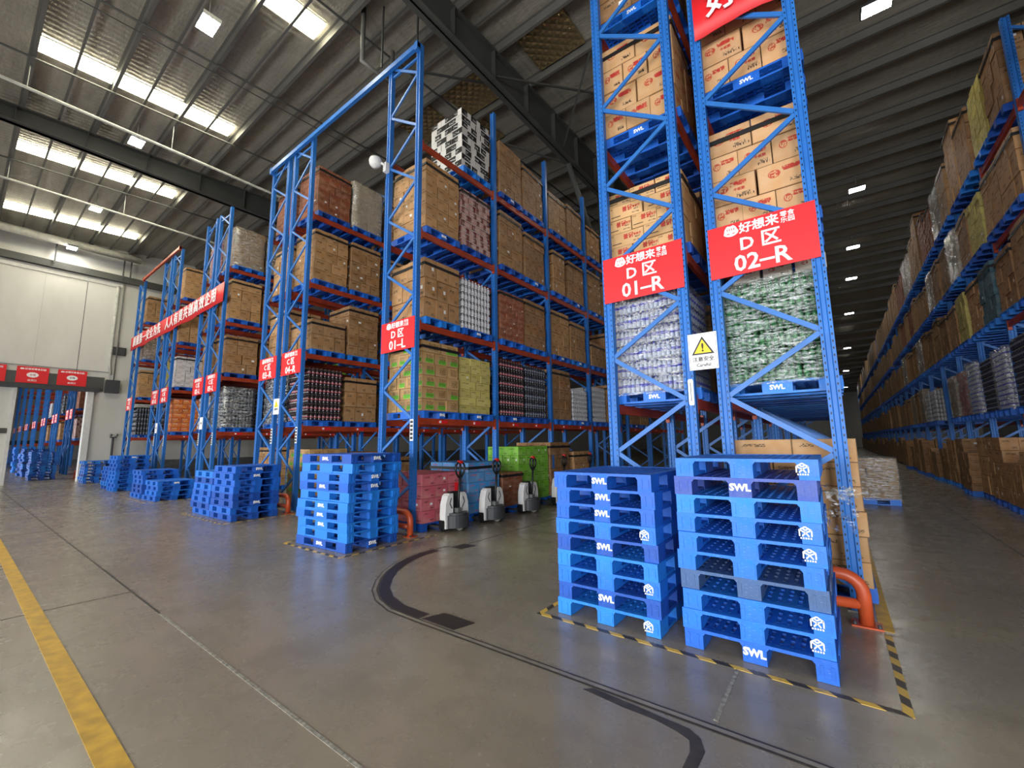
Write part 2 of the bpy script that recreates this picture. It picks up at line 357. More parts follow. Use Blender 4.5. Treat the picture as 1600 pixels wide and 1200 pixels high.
# ------------------------------------------------------------------ the setting
HX0, HX1, HY1 = -94.0, 18.0, 96.0
RIDGE = 24.0
WX = -31.2
def roof_z(y): return 12.45 + .055*(y if y < RIDGE else 2*RIDGE-y)
def build_shell():
    fl = struct('floor', MB().box(HX0, HX1, DOCK_Y-3, HY1, -.3, 0).mesh('floor', M['floor']))
    # joints in the slab
    def strip(name, x0, x1, y0, y1, m, z=.002):
        put(name, MB().box(x0, x1, y0, y1, 0, z).mesh(name, M[m]), fl)
    strip('expansion_joint', -40, -5.6, 1.445, 1.465, 'joint'); strip('expansion_joint', -5.6, 3, 1.445, 1.468, 'jointpale')
    for x in (-6.7, -13.0, -19.3): strip('expansion_joint', x-.008, x+.008, DOCK_Y, 1.445, 'joint')
    strip('expansion_joint', -.745, -.72, 2.93, 3.7, 'jointpale')
    strip('expansion_joint', 1.9, 1.915, 5, 60, 'joint')
    strip('expansion_joint', -5.05, -5.035, 5.4, 30, 'joint')
    yl = put('painted_line', MB().box(-45, 2.5, .63, .755, 0, .003).mesh('painted_line', M['yellow']), fl)
    # floor rail: straight run along X, then a half turn back into the aisle, with grooves beside it
    path = [(3.2, 2.85), (-3.35, 2.85)]
    arc = [(-3.35-1.15*math.sin(a)*1.55, 4.0-1.15*math.cos(a)) for a in [math.pi*k/16 for k in range(1, 17)]]
    pts = [(x, y) for x, y in path] + [(max(x, -5.4), y) for x, y in [(-3.75,2.86),(-4.1,2.96),(-4.4,3.13),(-4.68,3.38),(-4.9,3.64),(-5.07,3.92),(-5.19,4.2),(-5.26,4.5),(-5.27,4.8),(-5.2,5.1)]]
    def ribbon(off, wd, z, m, name, pp):
        mb = MB(); P = [Vector((x, y, 0)) for x, y in pp]; L = []
        for i, p in enumerate(P):
            d = (P[min(i+1, len(P)-1)]-P[max(i-1, 0)]).normalized(); nrm = Vector((d.y, -d.x, 0))
            L.append((p+nrm*(off-wd/2), p+nrm*(off+wd/2)))
        for a, b in L: mb.v += [(a.x, a.y, z), (b.x, b.y, z)]
        for i in range(len(L)-1): mb.face([2*i, 2*i+2, 2*i+3, 2*i+1])
        put(name, mb.mesh(name, M[m]), fl)
    ribbon(0, .07, .002, 'tar', 'rail_groove', pts)
    ribbon(0, .034, .004, 'rail', 'floor_rail', pts)
    ribbon(.105, .13, .0025, 'groove', 'rail_groove', pts[1:-1])
    put('cover_plate', MB().prism([(-3.32,2.9),(-2.9,2.9),(-2.84,3.12),(-3.24,3.12)], 'z', 0, .006).mesh('cover_plate', M['groove']), fl)
    put('cover_plate', MB().prism([(-5.1,5.05),(-4.9,5.05),(-4.85,5.35),(-5.1,5.35)], 'z', 0, .006).mesh('cover_plate', M['groove']), fl)
    rr = random.Random(3); a = [(-1.5,2.79),(-1.2,2.77),(-1.0,2.76),(-.86,2.74),(-.79,2.7),(-.76,2.6),(-.76,2.45),(-.82,2.3),(-.95,2.1)]
    up = [(x+rr.uniform(-.01,.01)+.03, y+.02+rr.uniform(-.008,.008)) for x, y in a]; dn = [(x-.03+rr.uniform(-.01,.01), y-.035+rr.uniform(-.008,.008)) for x, y in a]
    put('tar_patch', MB().prism(up+dn[::-1], 'z', 0, .0015).mesh('tar_patch', M['tar']), fl)
    # ceiling: two slopes, purlins along X, girders along Y
    ce = struct('ceiling', MB().prism([(DOCK_Y-.3, roof_z(DOCK_Y)), (RIDGE, roof_z(RIDGE)), (HY1+.3, roof_z(HY1)), (HY1+.3, roof_z(HY1)+.15), (RIDGE, roof_z(RIDGE)+.15), (DOCK_Y-.3, roof_z(DOCK_Y)+.15)], 'x', HX0, HX1).mesh('ceiling', M['roof']))
    pm = MB(); L = HX1-HX0
    pm.box(0, L, -.012, .012, -.24, 0).box(0, L, -.012, .07, -.252, -.24).box(0, L, -.07, .012, -.012, 0); pm = pm.mesh('purlin', M['purlin'])
    k = 0; y = .3-1.6*6
    while y < HY1:
        put('purlin', pm, ce, (HX0, y, roof_z(y)-.005)); y += 1.6 if y < 40 else 3.2
    rod = MB().box(0, L, -.03, .03, -.06, 0).mesh('flange_rod', M['purlin'])
    for y in (1.1, 2.65, 4.3, 5.9, 7.4): put('flange_rod', rod, ce, (HX0, y, roof_z(y)-.09))
    for n_, x in enumerate((-19.4, -6.8, 5.8)):
        b0, top = 11.7, roof_z(DOCK_Y)-.26
        g = MB()
        for ya, yb in ((DOCK_Y, RIDGE), (RIDGE, 50), (50, HY1)):
            za, zb = roof_z(ya)-.26, roof_z(yb)-.26
            ba = 11.7 if ya < 50 else 11.0; bb = 11.7 if yb < 60 else 9.6
            if ya == 50: ba, bb = za-1.0, zb-.8
            elif yb == 50: ba, bb = za-1.2, zb-1.0
            else: ba, bb = za-.7 if False else 11.7, 11.7
            g.prism([(ya, ba), (yb, bb), (yb, zb), (ya, za)], 'x', x-.01, x+.01)
            for t in (ba, za):
                t2 = bb if t == ba else zb
                g.prism([(ya, t), (yb, t2), (yb, t2+.03), (ya, t+.03)], 'x', x-.17, x+.17)
        for yy in [DOCK_Y+1.6*i for i in range(0, 22)]:
            if yy < RIDGE: g.box(x-.16, x+.16, yy-.006, yy+.006, 11.7, roof_z(yy)-.26)
        put('girder', g.mesh('girder', M['girder']), ce)
        if x == -19.4: continue
    col = MB(); col.box(-.15,.15,-.012,.012,0,13).box(-.15,-.13,-.15,.15,0,13).box(.13,.15,-.15,.15,0,13)
    cl = struct('column_1', col.mesh('column', M['girder']), loc=(-7.1, 16.0, 0))
    put('girder_strut', MB().tube([(.25, -3.4, 11.7), (.1, -.1, 8.2)], .1, 12).mesh('girder_strut', M['girder'], True), cl)
    for x in (-12.95, -13.3, -16.35, -23.0, -9.05):          # dark conduits under the purlins
        put('conduit', MB().tube([(x, DOCK_Y+.2, roof_z(DOCK_Y)-.3), (x, RIDGE, roof_z(RIDGE)-.3)], .03 if x != -13.3 else .015, 8).mesh('conduit', M['girder'], True), ce)
    for xa, ya in ((-8.4, 8.3), (-5.4, 8.3), (-10.6, 8.3), (-3.4, 11.5), (-9.6, 9.9)):   # foil backed insulation quilts between purlins
        put('foil_quilt', MB().box(-.75, .75, 0, 1.4, -.05, 0).mesh('foil_quilt', M['foil']), ce, (xa, ya+.1, roof_z(ya)-.02), (math.atan(.055), 0, 0))
    for xa, ya, xb, yb in ((-8.4, 6.7, -6.9, 9.9), (-6.7, 8.3, -5.2, 11.5), (-6.7, 12.0, -4.6, 10.0), (-6.9, 13.1, -8.9, 11.6)):
        put('fly_brace', MB().bar((xa, ya, 11.9), (xb, yb, roof_z(yb)-.25), .05, .05).mesh('fly_brace', M['girder']), ce)
    # walls
    wl = MB()
    H = 13.2
    wl.box(WX-.25, WX, 4.35, HY1, 0, H).box(WX-.25, WX, 1.7, 4.35, 4.68, H).box(WX-.25, WX, DOCK_Y, 1.7, 0, H)
    wall = struct('wall_left', wl.mesh('wall_left', M['wall']))
    def wb(name, y0, y1, z0, z1, t, m, x=WX): return put(name, MB().box(x, x+t, y0, y1, z0, z1).mesh(name, M[m]), wall)
    wb('girt', DOCK_Y, 30, 10.85, 11.2, .22, 'girder'); wb('flashing', DOCK_Y, 5.0, 10.55, 10.82, .04, 'conc')
    for y in (-5.9, -2.7, .45, 3.62, 6.8): wb('panel_seam', y-.012, y+.012, 4.7 if y < 4.3 else 0, 10.5, .006, 'joint')
    for y in (-4.2, -1.05, 2.1): wb('panel_seam', y-.003, y+.003, 4.7, 10.5, .004, 'steel')
    wb('cable_duct', DOCK_Y, 4.9, 5.72, 5.75, .03, 'steel')
    wb('lintel', -1.9, 4.7, 4.68, 5.42, .1, 'girder'); wb('lintel_rail', -1.9, 4.5, 4.60, 4.80, .3, 'dark')
    put('downpipe', MB().tube([(WX+.1, 4.82, 10.6), (WX+.1, 4.82, 6.2), (WX+.16, 4.9, 5.6)], .07, 10).mesh('downpipe', M['pipe'], True), wall)
    put('downpipe', MB().tube([(WX+.1, 5.06, 10.8), (WX+.1, 5.06, 5.0)], .03, 8).mesh('downpipe', M['pipegrey'], True), wall)
    wb('crash_rail', DOCK_Y, 1.56, 2.42, 2.66, .06, 'girder')
    wb('junction_box', 4.75, 5.3, 4.6, 5.3, .35, 'dark')
    wb('wainscot', 4.6, 40, 0, .95, .02, 'steel')
    dj = struct('door_1', MB().box(WX-.3, WX+.18, 4.1, 4.35, 0, 4.62).mesh('door_jamb', M['conc']))
    put('door_jamb', MB().box(WX-.3, WX+.12, 1.58, 1.7, 0, 4.62).mesh('door_jamb', M['conc']), dj)
    wf = MB(); xs = [HX0]
    for x in DOCKS: xs += [x-2.2, x+2.2]
    xs.append(HX1)
    for i in range(0, len(xs), 2): wf.box(xs[i], xs[i+1], DOCK_Y-.25, DOCK_Y, 0, 12)
    for x in DOCKS: wf.box(x-2.2, x+2.2, DOCK_Y-.25, DOCK_Y, 4.95, 12)
    struct('wall_front', wf.mesh('wall_front', M['wall']))
    struct('wall_back', MB().box(HX0, HX1, HY1, HY1+.3, 0, 13).mesh('wall_back', M['wall']))
    struct('wall_right', MB().box(HX1, HX1+.3, DOCK_Y, HY1, 0, 13.6).mesh('wall_right', M['wall']))
    fw = struct('wall_end', MB().box(HX0-.3, HX0, DOCK_Y, HY1, 0, 13.6).mesh('wall_end', M['wall']))
    put('kick_band', MB().box(HX0, HX0+.02, DOCK_Y, 20, 2.3, 2.9).mesh('kick_band', M['girder']), fw)
    # skylight strips between the purlins
    n_ = 1
    sk = MB().box(-.30, .30, 0, 1.5, -.07, 0).mesh('skylight', M['sky'])
    fr = MB().box(-.37, -.33, 0, 1.5, -.03, 0).box(.33, .37, 0, 1.5, -.03, 0).mesh('skylight_frame', M['pipe'])
    for x in (-10.05, -16.0, -22.25, -28.4, -37.0, -43.0):
        for y in ((.35, 1.95, 3.4) if x != -10.05 else (-2.85, -1.25, .35, 1.95, 3.4)):
            o = struct('window_%d' % n_, sk, loc=(x, y, roof_z(y)-.02), rot=(math.atan(.055), 0, 0)); n_ += 1
            put('window_frame', fr, o)
build_shell()

def pipes():
    for x, z, lab in ((-16.8, 11.5, 'nearer'), (-23.3, 11.5, 'farther')):
        p = tag(put('sprinkler_pipe', MB().tube([(x, DOCK_Y+.2, z), (x, 28, z)], .045, 8).mesh('sprinkler_pipe', M['pipe'], True)),
            'slim pale sprinkler pipe under the roof, the one %s the big left wall' % ('farther from' if lab == 'nearer' else 'nearer to'), 'pipe', 'sprinkler pipes')
        hg = MB().box(-.01, .01, -.01, .01, 0, 1.1).mesh('hanger', M['steel'])
        for y in (-3, .3, 3.5, 6.7, 9.9): put('hanger', hg, p, (x, y, z))
    p = tag(put('air_duct', MB().tube([(-30.3, DOCK_Y+.2, 12.08), (-30.3, 5.5, 12.08)], .19, 16).mesh('air_duct', M['pipe'], True)),
        'thick pale round pipe running high along the left wall', 'pipe')
    br = MB().box(-.03,.03,-.03,.03,-.95,.1).mesh('bracket', M['girder'])
    for y in (-3.2, .4, 2.3, 4.9, 5.2): put('bracket', br, p, (-30.75 if y > 4.5 else -30.9, y, 12.0))
    q = tag(put('drop_pipe', MB().tube([(-8.6, 5.3, roof_z(5)), (-8.6, 5.3, 11.2), (-8.6, 6.2, 11.2), (-8.6, 6.2, 12.2)], .06, 10).mesh('drop_pipe', M['pipegrey'], True)),
        'grey pipe dropping from the roof above the D 01-L rack', 'pipe')
    for x, y in ((-8.2, 5.6), (-7.7, 6.3)): put('hanger', MB().box(-.02,.02,-.02,.02, 11.0-.0, roof_z(y)).mesh('hanger', M['girder']), q, (x, y, 0))
pipes()

def lamps():
    hm = MB().box(-.30, .30, -.19, .19, .0, .07).box(-.05,.05,-.05,.05,.07,.16).box(-.3,-.28,-.19,.19,-.03,0).box(.28,.3,-.19,.19,-.03,0).mesh('housing', M['dark'])
    ln = MB().box(-.27, .27, -.17, -.015, -.02, 0).box(-.27, .27, .015, .17, -.02, 0).mesh('lens', M['led'])
    rod = MB().tube([(0,0,.16), (0,0,.7)], .012, 6).mesh('rod', M['steel'])
    names = ('nearest the camera', 'second from the camera', 'third from the camera', 'over the left wall door')
    for i, x in enumerate((-11.3, -17.9, -24.5, -30.4)):
        t = thing('high_bay_lamp', 'lit twin-strip ceiling lamp above the open floor, %s' % names[i], 'lamp', (x, 2.8, 11.9), 0, 'lamps over the cross aisle')
        put('housing', hm, t); put('lens', ln, t); put('rod', rod, t)
    ys = (12.4, 23.0, 29.5, 34.5, 42.5, 55, 68, 82)
    for i, y in enumerate(ys):
        t = thing('high_bay_lamp', 'lit twin-strip ceiling lamp above the dark aisle, %s from the front' % ORD[i], 'lamp', (1.72, y, roof_z(y)-1.25), 0, 'lamps over the dark aisle')
        put('housing', hm, t); put('lens', ln, t); put('rod', rod, t)
    for i, y in enumerate((14, 26)):
        t = thing('high_bay_lamp', 'lit twin-strip ceiling lamp over the aisle beside D 01-L, %s in' % ORD[i], 'lamp', (-4.5, y, roof_z(y)-1.25), 0, 'lamps over the loading aisle')
        put('housing', hm, t); put('lens', ln, t); put('rod', rod, t)
lamps()

# ------------------------------------------------------------------ pallet racks
PW, PD = .12, .10
_PM = {}
def post_mesh(h):
    if h not in _PM:
        mb = MB()
        mb.prism([(0,0),(.032,0),(.042,.018),(.078,.018),(.088,0),(PW,0),(PW,PD),(0,PD)], 'z', 0, h)
        mb.box(-.03, PW+.03, -.03, PD+.03, 0, .012, 1)
        _PM[h] = mb.mesh('post', [M['post'], M['steel']])
    return _PM[h]
_BM = {}
def brace_mesh(wd, up):
    k = (round(wd, 3), up)
    if k not in _BM:
        mb = MB(); a, b = PW-.03, wd-PW+.03
        z0, z1 = (0, .64) if up else (.64, 0)
        mb.bar((a, -.012, z0), (b, -.012, z1), .03, .055, 0, (0, 1, 0) if False else (0,0,1))
        _BM[k] = mb.mesh('brace', M['blue'])
    return _BM[k]
_BE = {}
def beam_mesh(L, d=.13):
    k = (round(L, 3), d)
    if k not in _BE:
        mb = MB(); mb.box(-.025, .025, 0, L, -d, 0).box(-.032, .032, 0, .04, -d-.06, .05).box(-.032, .032, L-.04, L, -d-.06, .05)
        mb.box(.025, .029, 0, L, -.045, -.005) ; mb.box(-.029, -.025, 0, L, -.045, -.005)
        _BE[k] = mb.mesh('beam', M['beam'])
    return _BE[k]
_LC = {}
def lacing_mesh(wd, h, flip):
    k = (round(wd,3), h, flip)
    if k not in _LC:
        mb = MB(); z = .23; up = not flip
        while z+.64 < h:
            a, b = PW-.03, wd-PW+.03
            z0, z1 = (z, z+.64) if up else (z+.64, z)
            mb.bar((a, .05, z0), (b, .05, z1), .03, .055); z += .64; up = not up
        _LC[k] = mb.mesh('lacing', M['blue'])
    return _LC[k]
STK = MB().box(-.004, .004, 0, .26, -.095, -.035).mesh('sticker', M['red'])
STW = MB().box(-.005, .005, .02, .07, -.09, -.04).mesh('sticker_mark', M['wht'])
PLATE = MB().box(0, .1, -.006, 0, 0, .34)
LOADPLATE = MB().box(.012, .108, -.008, .0, 0, .42)
for q in range(5): LOADPLATE.box(.022, .098, -.010, -.008, .03+q*.078, .08+q*.078, 1)
LOADPLATE = LOADPLATE.mesh('load_notice', [M['wht'], M['blk']])

LV = (2.17, 4.12, 6.12, 8.15)
def rack(label, x0, x1, ys, levels=LV, h=10.5, flip=False, detail=True, stickers=False, back=True):
    wd = x1-x0
    t = thing('pallet_rack', label, 'rack', (x0, ys[0][0], 0))
    Y0 = ys[0][0]
    first = True
    for run in ys:
        for i, y in enumerate(run):
            pm = post_mesh(h)
            put('post', pm, t, (0, y-Y0, 0)); put('post', pm, t, (wd-PW, y-Y0, 0))
            if first and detail:
                z = .23; up = not flip
                while z+.64 < h:
                    put('brace', brace_mesh(wd, up), t, (0, y-Y0+.04, z)); z += .64; up = not up
                put('brace', MB().box(PW-.02, wd-PW+.02, -.01, .03, -.025, .025).mesh('brace', M['blue']), t, (0, y-Y0+.04, h-.25))
            else:
                put('lacing', lacing_mesh(wd, h, flip), t, (0, y-Y0, 0))
            first = False
            if i+1 < len(run):
                bm = beam_mesh(run[i+1]-y-PD)
                for li, z in enumerate(levels):
                    b = put('beam', bm, t, (wd-.03, y-Y0+PD, z))
                    if back or i < 2: put('beam', bm, t, (.03, y-Y0+PD, z))
                    if stickers and li == 0 and i < 3:
                        s = put('sticker', STK, b, (.03, .55, 0)); put('sticker_mark', STW, b, (.031, .55, 0))
                        s = put('sticker', STK, b, (.03, 1.6, 0)); put('sticker_mark', STW, b, (.031, 1.6, 0))
    return t
BAY = 2.53
FY = 5.45
def run(n, y=FY, b=BAY): return [y+b*i for i in range(n+1)]
ROWS = {   # name: (x0, x1, runs, flip)
 'D 02-R': (-1.07, .08, [run(6)], True), 'D 01-R': (-2.47, -1.33, [run(5)], False),
 'D 01-L': (-7.68, -6.55, [run(4), run(3, 16.3)], False),
 'C 04-R': (-12.30, -11.16, [run(4)], False), 'C 03-R': (-13.72, -12.58, [run(3)], True),
 'C 03-L': (-18.20, -17.08, [run(4)], False), 'C 02-L': (-19.55, -18.42, [run(2)], True),
 'C 02-R': (-23.75, -22.62, [run(3)], False), 'C 01-R': (-25.15, -24.02, [run(2)], True), 'C 01-L': (-29.75, -28.62, [run(3)], False)}
for nm, (x0, x1, ys, fl) in ROWS.items():
    rk = rack('blue and orange pallet rack carrying the red sign %s' % nm, x0, x1, ys, flip=fl, stickers=nm in ('D 01-L', 'C 04-R', 'C 02-R', 'C 03-L'))
    if nm not in ('D 01-R', 'D 02-R'):
        put('load_notice', LOADPLATE, rk, (x1-x0-PW, 0, 1.72))
RX0 = 3.16
RB = 2.5
RY = [8.6+RB*i for i in range(31)]
RLV = (2.1, 4.1, 5.85, 7.65)
rack('long dark blue pallet rack along the far side of the dark aisle', RX0, RX0+1.14, [RY], levels=RLV, h=9.4, detail=False, back=False)
# racks in the next hall, seen through the door
NHX = (-35.4, -40.4, -41.9, -46.9, -48.4, -53.4, -54.9, -60, -61.5, -66.6, -68.1, -73.2, -74.7, -80, -81.5)
NH = tuple(zip(NHX, ORD)); NY = 4.62
for x, o_ in NH:
    rack('blue pallet rack in the next hall, %s beyond the wall door' % o_, x, x+1.13, [run(2, NY)], detail=False)
# tie beams over the aisles
def tie(x0, x1, z, m, label):
    tag(put('tie_beam', MB().box(0, x1-x0, -.04, .04, -.06, .06).box(0, .1, -.05, .05, -.12, .08).box(x1-x0-.1, x1-x0, -.05, .05, -.12, .08).mesh('tie_beam', M[m]), loc=(x0, FY-.046, z)), label, 'beam')
tie(-13.72, -6.55, 10.42, 'blue', 'long blue tie beam joining the tops of C 04-R and D 01-L')
tie(-28.7, -22.7, 10.56, 'beam', 'orange tie beam across the rack tops nearest the left wall')

# ------------------------------------------------------------------ pallets
def pallet_mesh():
    L, W, H = 1.2, 1.0, .15; mb = MB(); X, Y = L/2, W/2
    # deck rim and grid
    mb.box(-X, X, -Y, -Y+.07, H-.024, H).box(-X, X, Y-.07, Y, H-.024, H).box(-X, -X+.07, -Y+.07, Y-.07, H-.024, H).box(X-.07, X, -Y+.07, Y-.07, H-.024, H)
    n = 13
    for i in range(n):
        y = -Y+.07+(W-.14)*(i+.5)/n; mb.box(-X+.07, X-.07, y-.019, y+.019, H-.024, H-.003)
    for i in range(10):
        x = -X+.07+(L-.14)*(i+.5)/10; mb.box(x-.016, x+.016, -Y+.07, Y-.07, H-.03, H-.006)
    bx = ((-X, -X+.21), (-.15, .15), (X-.21, X)); by = ((-Y, -Y+.125), (-.08, .08), (Y-.14, Y))
    for a, b in bx:
        for c, d in by:
            mb.box(a, b, c, d, .0, H-.024)
            for k in (-1, 1):                                   # ribs on the block sides
                pass
    for c, d in by: mb.box(-X+.01, X-.01, c+.005, d-.005, 0, .026)
    # rounded upper corners of the fork openings
    for xs in ((-X, -X+.03), (X-.03, X)):
        for (y, s) in ((-Y+.125, 1), (-.08, -1), (.08, 1), (Y-.14, -1)):
            mb.prism([(y, H-.024), (y+s*.018, H-.024), (y, H-.046)], 'x', xs[0], xs[1])
    # raised lugs on the outer blocks
    for sx in (-1, 1):
        for y in (-Y+.02, -Y+.08, Y-.11, Y-.04): mb.box(sx*X-.004, sx*X+.004, y, y+.02, .02, H-.04)
        for y in (-.07, .05): mb.box(sx*X-.004, sx*X+.004, y, y+.02, .02, H-.04)
    return mb.mesh('plastic_pallet', M['pallet'])
PALLET = pallet_mesh()
def emblem_mesh():
    mb = MB(); s = .042
    P = [(0, s), (s*.87, s*.5), (s*.87, -s*.5), (0, -s*.0), (-s*.87, -s*.5), (-s*.87, s*.5)]
    seg = [((-s*.87, s*.45), (0, s)), ((0, s), (s*.87, s*.45)), ((-s*.87, s*.45), (-s*.87, -s*.6)), ((s*.87, s*.45), (s*.87, -s*.6)),
           ((-s*.87, s*.45), (0, 0)), ((s*.87, s*.45), (0, 0)), ((-s*.5, -s*.6), (0, 0)), ((s*.5, -s*.6), (0, 0)), ((-s*.4, s*.7), (0, s*.4)), ((s*.4, s*.7), (0, s*.4))]
    for a, b in seg: mb.bar((a[0], a[1], 0), (b[0], b[1], 0), .009, .002, 0, (0, 0, 1))
    for i in range(5): mb.box(-s*.8+i*s*.36, -s*.8+i*s*.36+s*.22, -s*1.05, -s*.78, -.001, .001)
    return mb.mesh('emblem', M['wht'])
EMB = emblem_mesh()
BLUES = [lin(20, 118, 228), lin(16, 100, 208), lin(26, 132, 236), lin(18, 84, 184), lin(20, 106, 216)]
def pallet(x, y, z, rz, label, group, swl=None, emb=None, colr=None, sx=1.0, bevel=0):
    o = put('plastic_pallet', PALLET, None, (x, y, z), (0, 0, rz), colr or RNG.choice(BLUES)); o.scale = (sx, 1, 1)
    tag(o, label, 'pallet', group)
    # local -x face carries the marks unless told otherwise
    if swl: 
        for f in swl: 
            lx, rot = (-.604, (math.pi/2, 0, -math.pi/2)) if f == '-x' else (.605, EAST) if f == '+x' else (0, FRONT)
            put('lettering', text('SWL', .075, 'wht', .004), o, (lx, 0, .075) if f != '-y' else (0, -.503, .075), rot)
    if emb:
        put('emblem', EMB, o, (-.606, emb, .08), (math.pi/2, 0, -math.pi/2))
    return o

def stack(x, y, n, rz, where, marks=None, sx=1.0, jit=.02, cols=None, ang=.02, numw=None, heights=.15):
    NW = {3:'three',4:'four',5:'five',6:'six',7:'seven',8:'eight',9:'nine',10:'ten',11:'eleven',12:'twelve'}
    rr = random.Random(int(abs(x*100))+n)
    for i in range(n):
        k = n-1-i
        pos = 'top' if k == 0 else 'bottom' if i == 0 else ORD[k]+' from the top'
        m = (marks or {}).get(k, (None, None))
        pallet(x+rr.uniform(-jit, jit), y+rr.uniform(-jit, jit), .003+i*(heights+.0005), rz+rr.uniform(-ang, ang),
               'blue plastic pallet, %s of the %s-high stack %s' % (pos, NW[n], where), 'empty pallets stacked '+where,
               m[0], m[1], (cols or {}).get(k), sx)
CB = lambda i: BLUES[i]
GREY = lin(62, 96, 146)
# rz=pi/2: local -x faces -Y (towards the camera); local y=-.43.. becomes +X side
S1 = ('-x',)
stack(-.64, 4.39, 10, math.pi/2, 'under the D 02-R sign',
      {0:(None,-.40), 1:(S1,None), 3:(None,-.40), 4:(None,-.40), 7:(None,-.40), 8:(None,-.40), 9:(S1,None)},
      cols={0:CB(0),1:lin(52,84,176),2:CB(2),3:CB(0),4:CB(0),5:CB(0),6:GREY,7:CB(0),8:CB(0),9:CB(1)}, jit=.014)
stack(-1.83, 4.39, 9, math.pi/2, 'under the D 01-R sign',
      {0:(S1,None),1:(S1,None),2:(S1,None),3:(None,-.40),4:(S1,None),6:(None,-.40),7:(S1,None),8:(None,-.40)},
      cols={0:CB(1),1:CB(1),2:CB(1),3:CB(0),4:CB(3),5:CB(2),6:CB(0),7:CB(3),8:CB(2)}, jit=.014)
SD = ('-y', '+x')
stack(-6.86, 4.32, 10, .05, 'in front of D 01-L', {0:(SD,None),3:(SD,None),5:(('-y',),None),6:(('-y',),None),7:(('-y',),None),9:(SD,None),2:(('+x',),None)}, sx=1.17,
      cols={0:CB(3),1:CB(2),2:CB(0),3:CB(1),4:CB(2),5:CB(2),6:CB(0),7:CB(2),8:CB(2),9:CB(3)}, jit=.035)
stack(-11.42, 4.42, 8, .02, 'in front of C 04-R', {0:(('+x',),None),1:(('+x',),None),5:(('+x',),None)}, jit=.03)
stack(-12.72, 4.42, 7, .0, 'in front of C 03-R', {}, jit=.03)
stack(-17.55, 4.5, 4, .03, 'in front of C 03-L', {0:(('+x',),None)}, jit=.05)
stack(-18.95, 4.45, 6, .0, 'in front of C 02-L', {}, jit=.03)
stack(-22.75, 4.45, 9, .0, 'in front of C 02-R', {0:(('+x',),None)}, jit=.03)
stack(-24.2, 4.5, 6, .0, 'in front of C 01-R', {}, jit=.03)
stack(-29.3, 4.5, 7, .0, 'in front of C 01-L', {}, jit=.04)
stack(-35.0, 3.2, 10, .0, 'just beyond the wall door', {}, jit=.05)
stack(-40.2, 3.3, 11, .0, 'second beyond the wall door', {}, jit=.05)
stack(-42.0, 3.3, 9, .0, 'third beyond the wall door', {}, jit=.05)
stack(-48.0, 3.4, 12, .0, 'deeper in the next hall', {}, jit=.05)
stack(-60.0, 3.2, 12, .0, 'farthest in the next hall', {}, jit=.05)

# ------------------------------------------------------------------ loads
_CM = {}
def carton_mesh(mat, dx, dy, dz):
    k = (mat, round(dx, 3), round(dy, 3), round(dz, 3))
    if k not in _CM: _CM[k] = MB().box(-dx/2, dx/2, -dy/2, dy/2, 0, dz).mesh('carton', M[mat])
    return _CM[k]
def bottle_pack(lab):
    mb = MB(); nx, ny = 4, 3
    for i in range(nx):
        for j in range(ny):
            r = .5/nx*.96; cx, cy = -.5+(i+.5)/nx, -.5+(j+.5)/ny
            b = len(mb.v)
            mb.lathe([(r*.9, 0), (r, .04), (r, .3), (r*.97, .32), (r*.97, .5), (r, .52), (r*.92, .7), (r*.4, .86), (r*.34, .9), (r*.42, .9), (r*.42, 1)], 8, (cx, 0, 0), [0,0,0,1,0,0,0,0,2,2,2])
            for q in range(b, len(mb.v)): v = mb.v[q]; mb.v[q] = (v[0], v[1]*nx/ny+cy, v[2])
    return mb.mesh('bottle_pack', [M['bottle'], M['lab_'+lab], M['wht'] if lab == 'white' else M['pipegrey'] if lab in ('pink','steel') else M['lab_'+lab]], True)
PACK = {k: bottle_pack(k) for k in ('pink', 'white', 'navy', 'green', 'steel')}
kr = lambda r, g, b: lin(r, g, b)
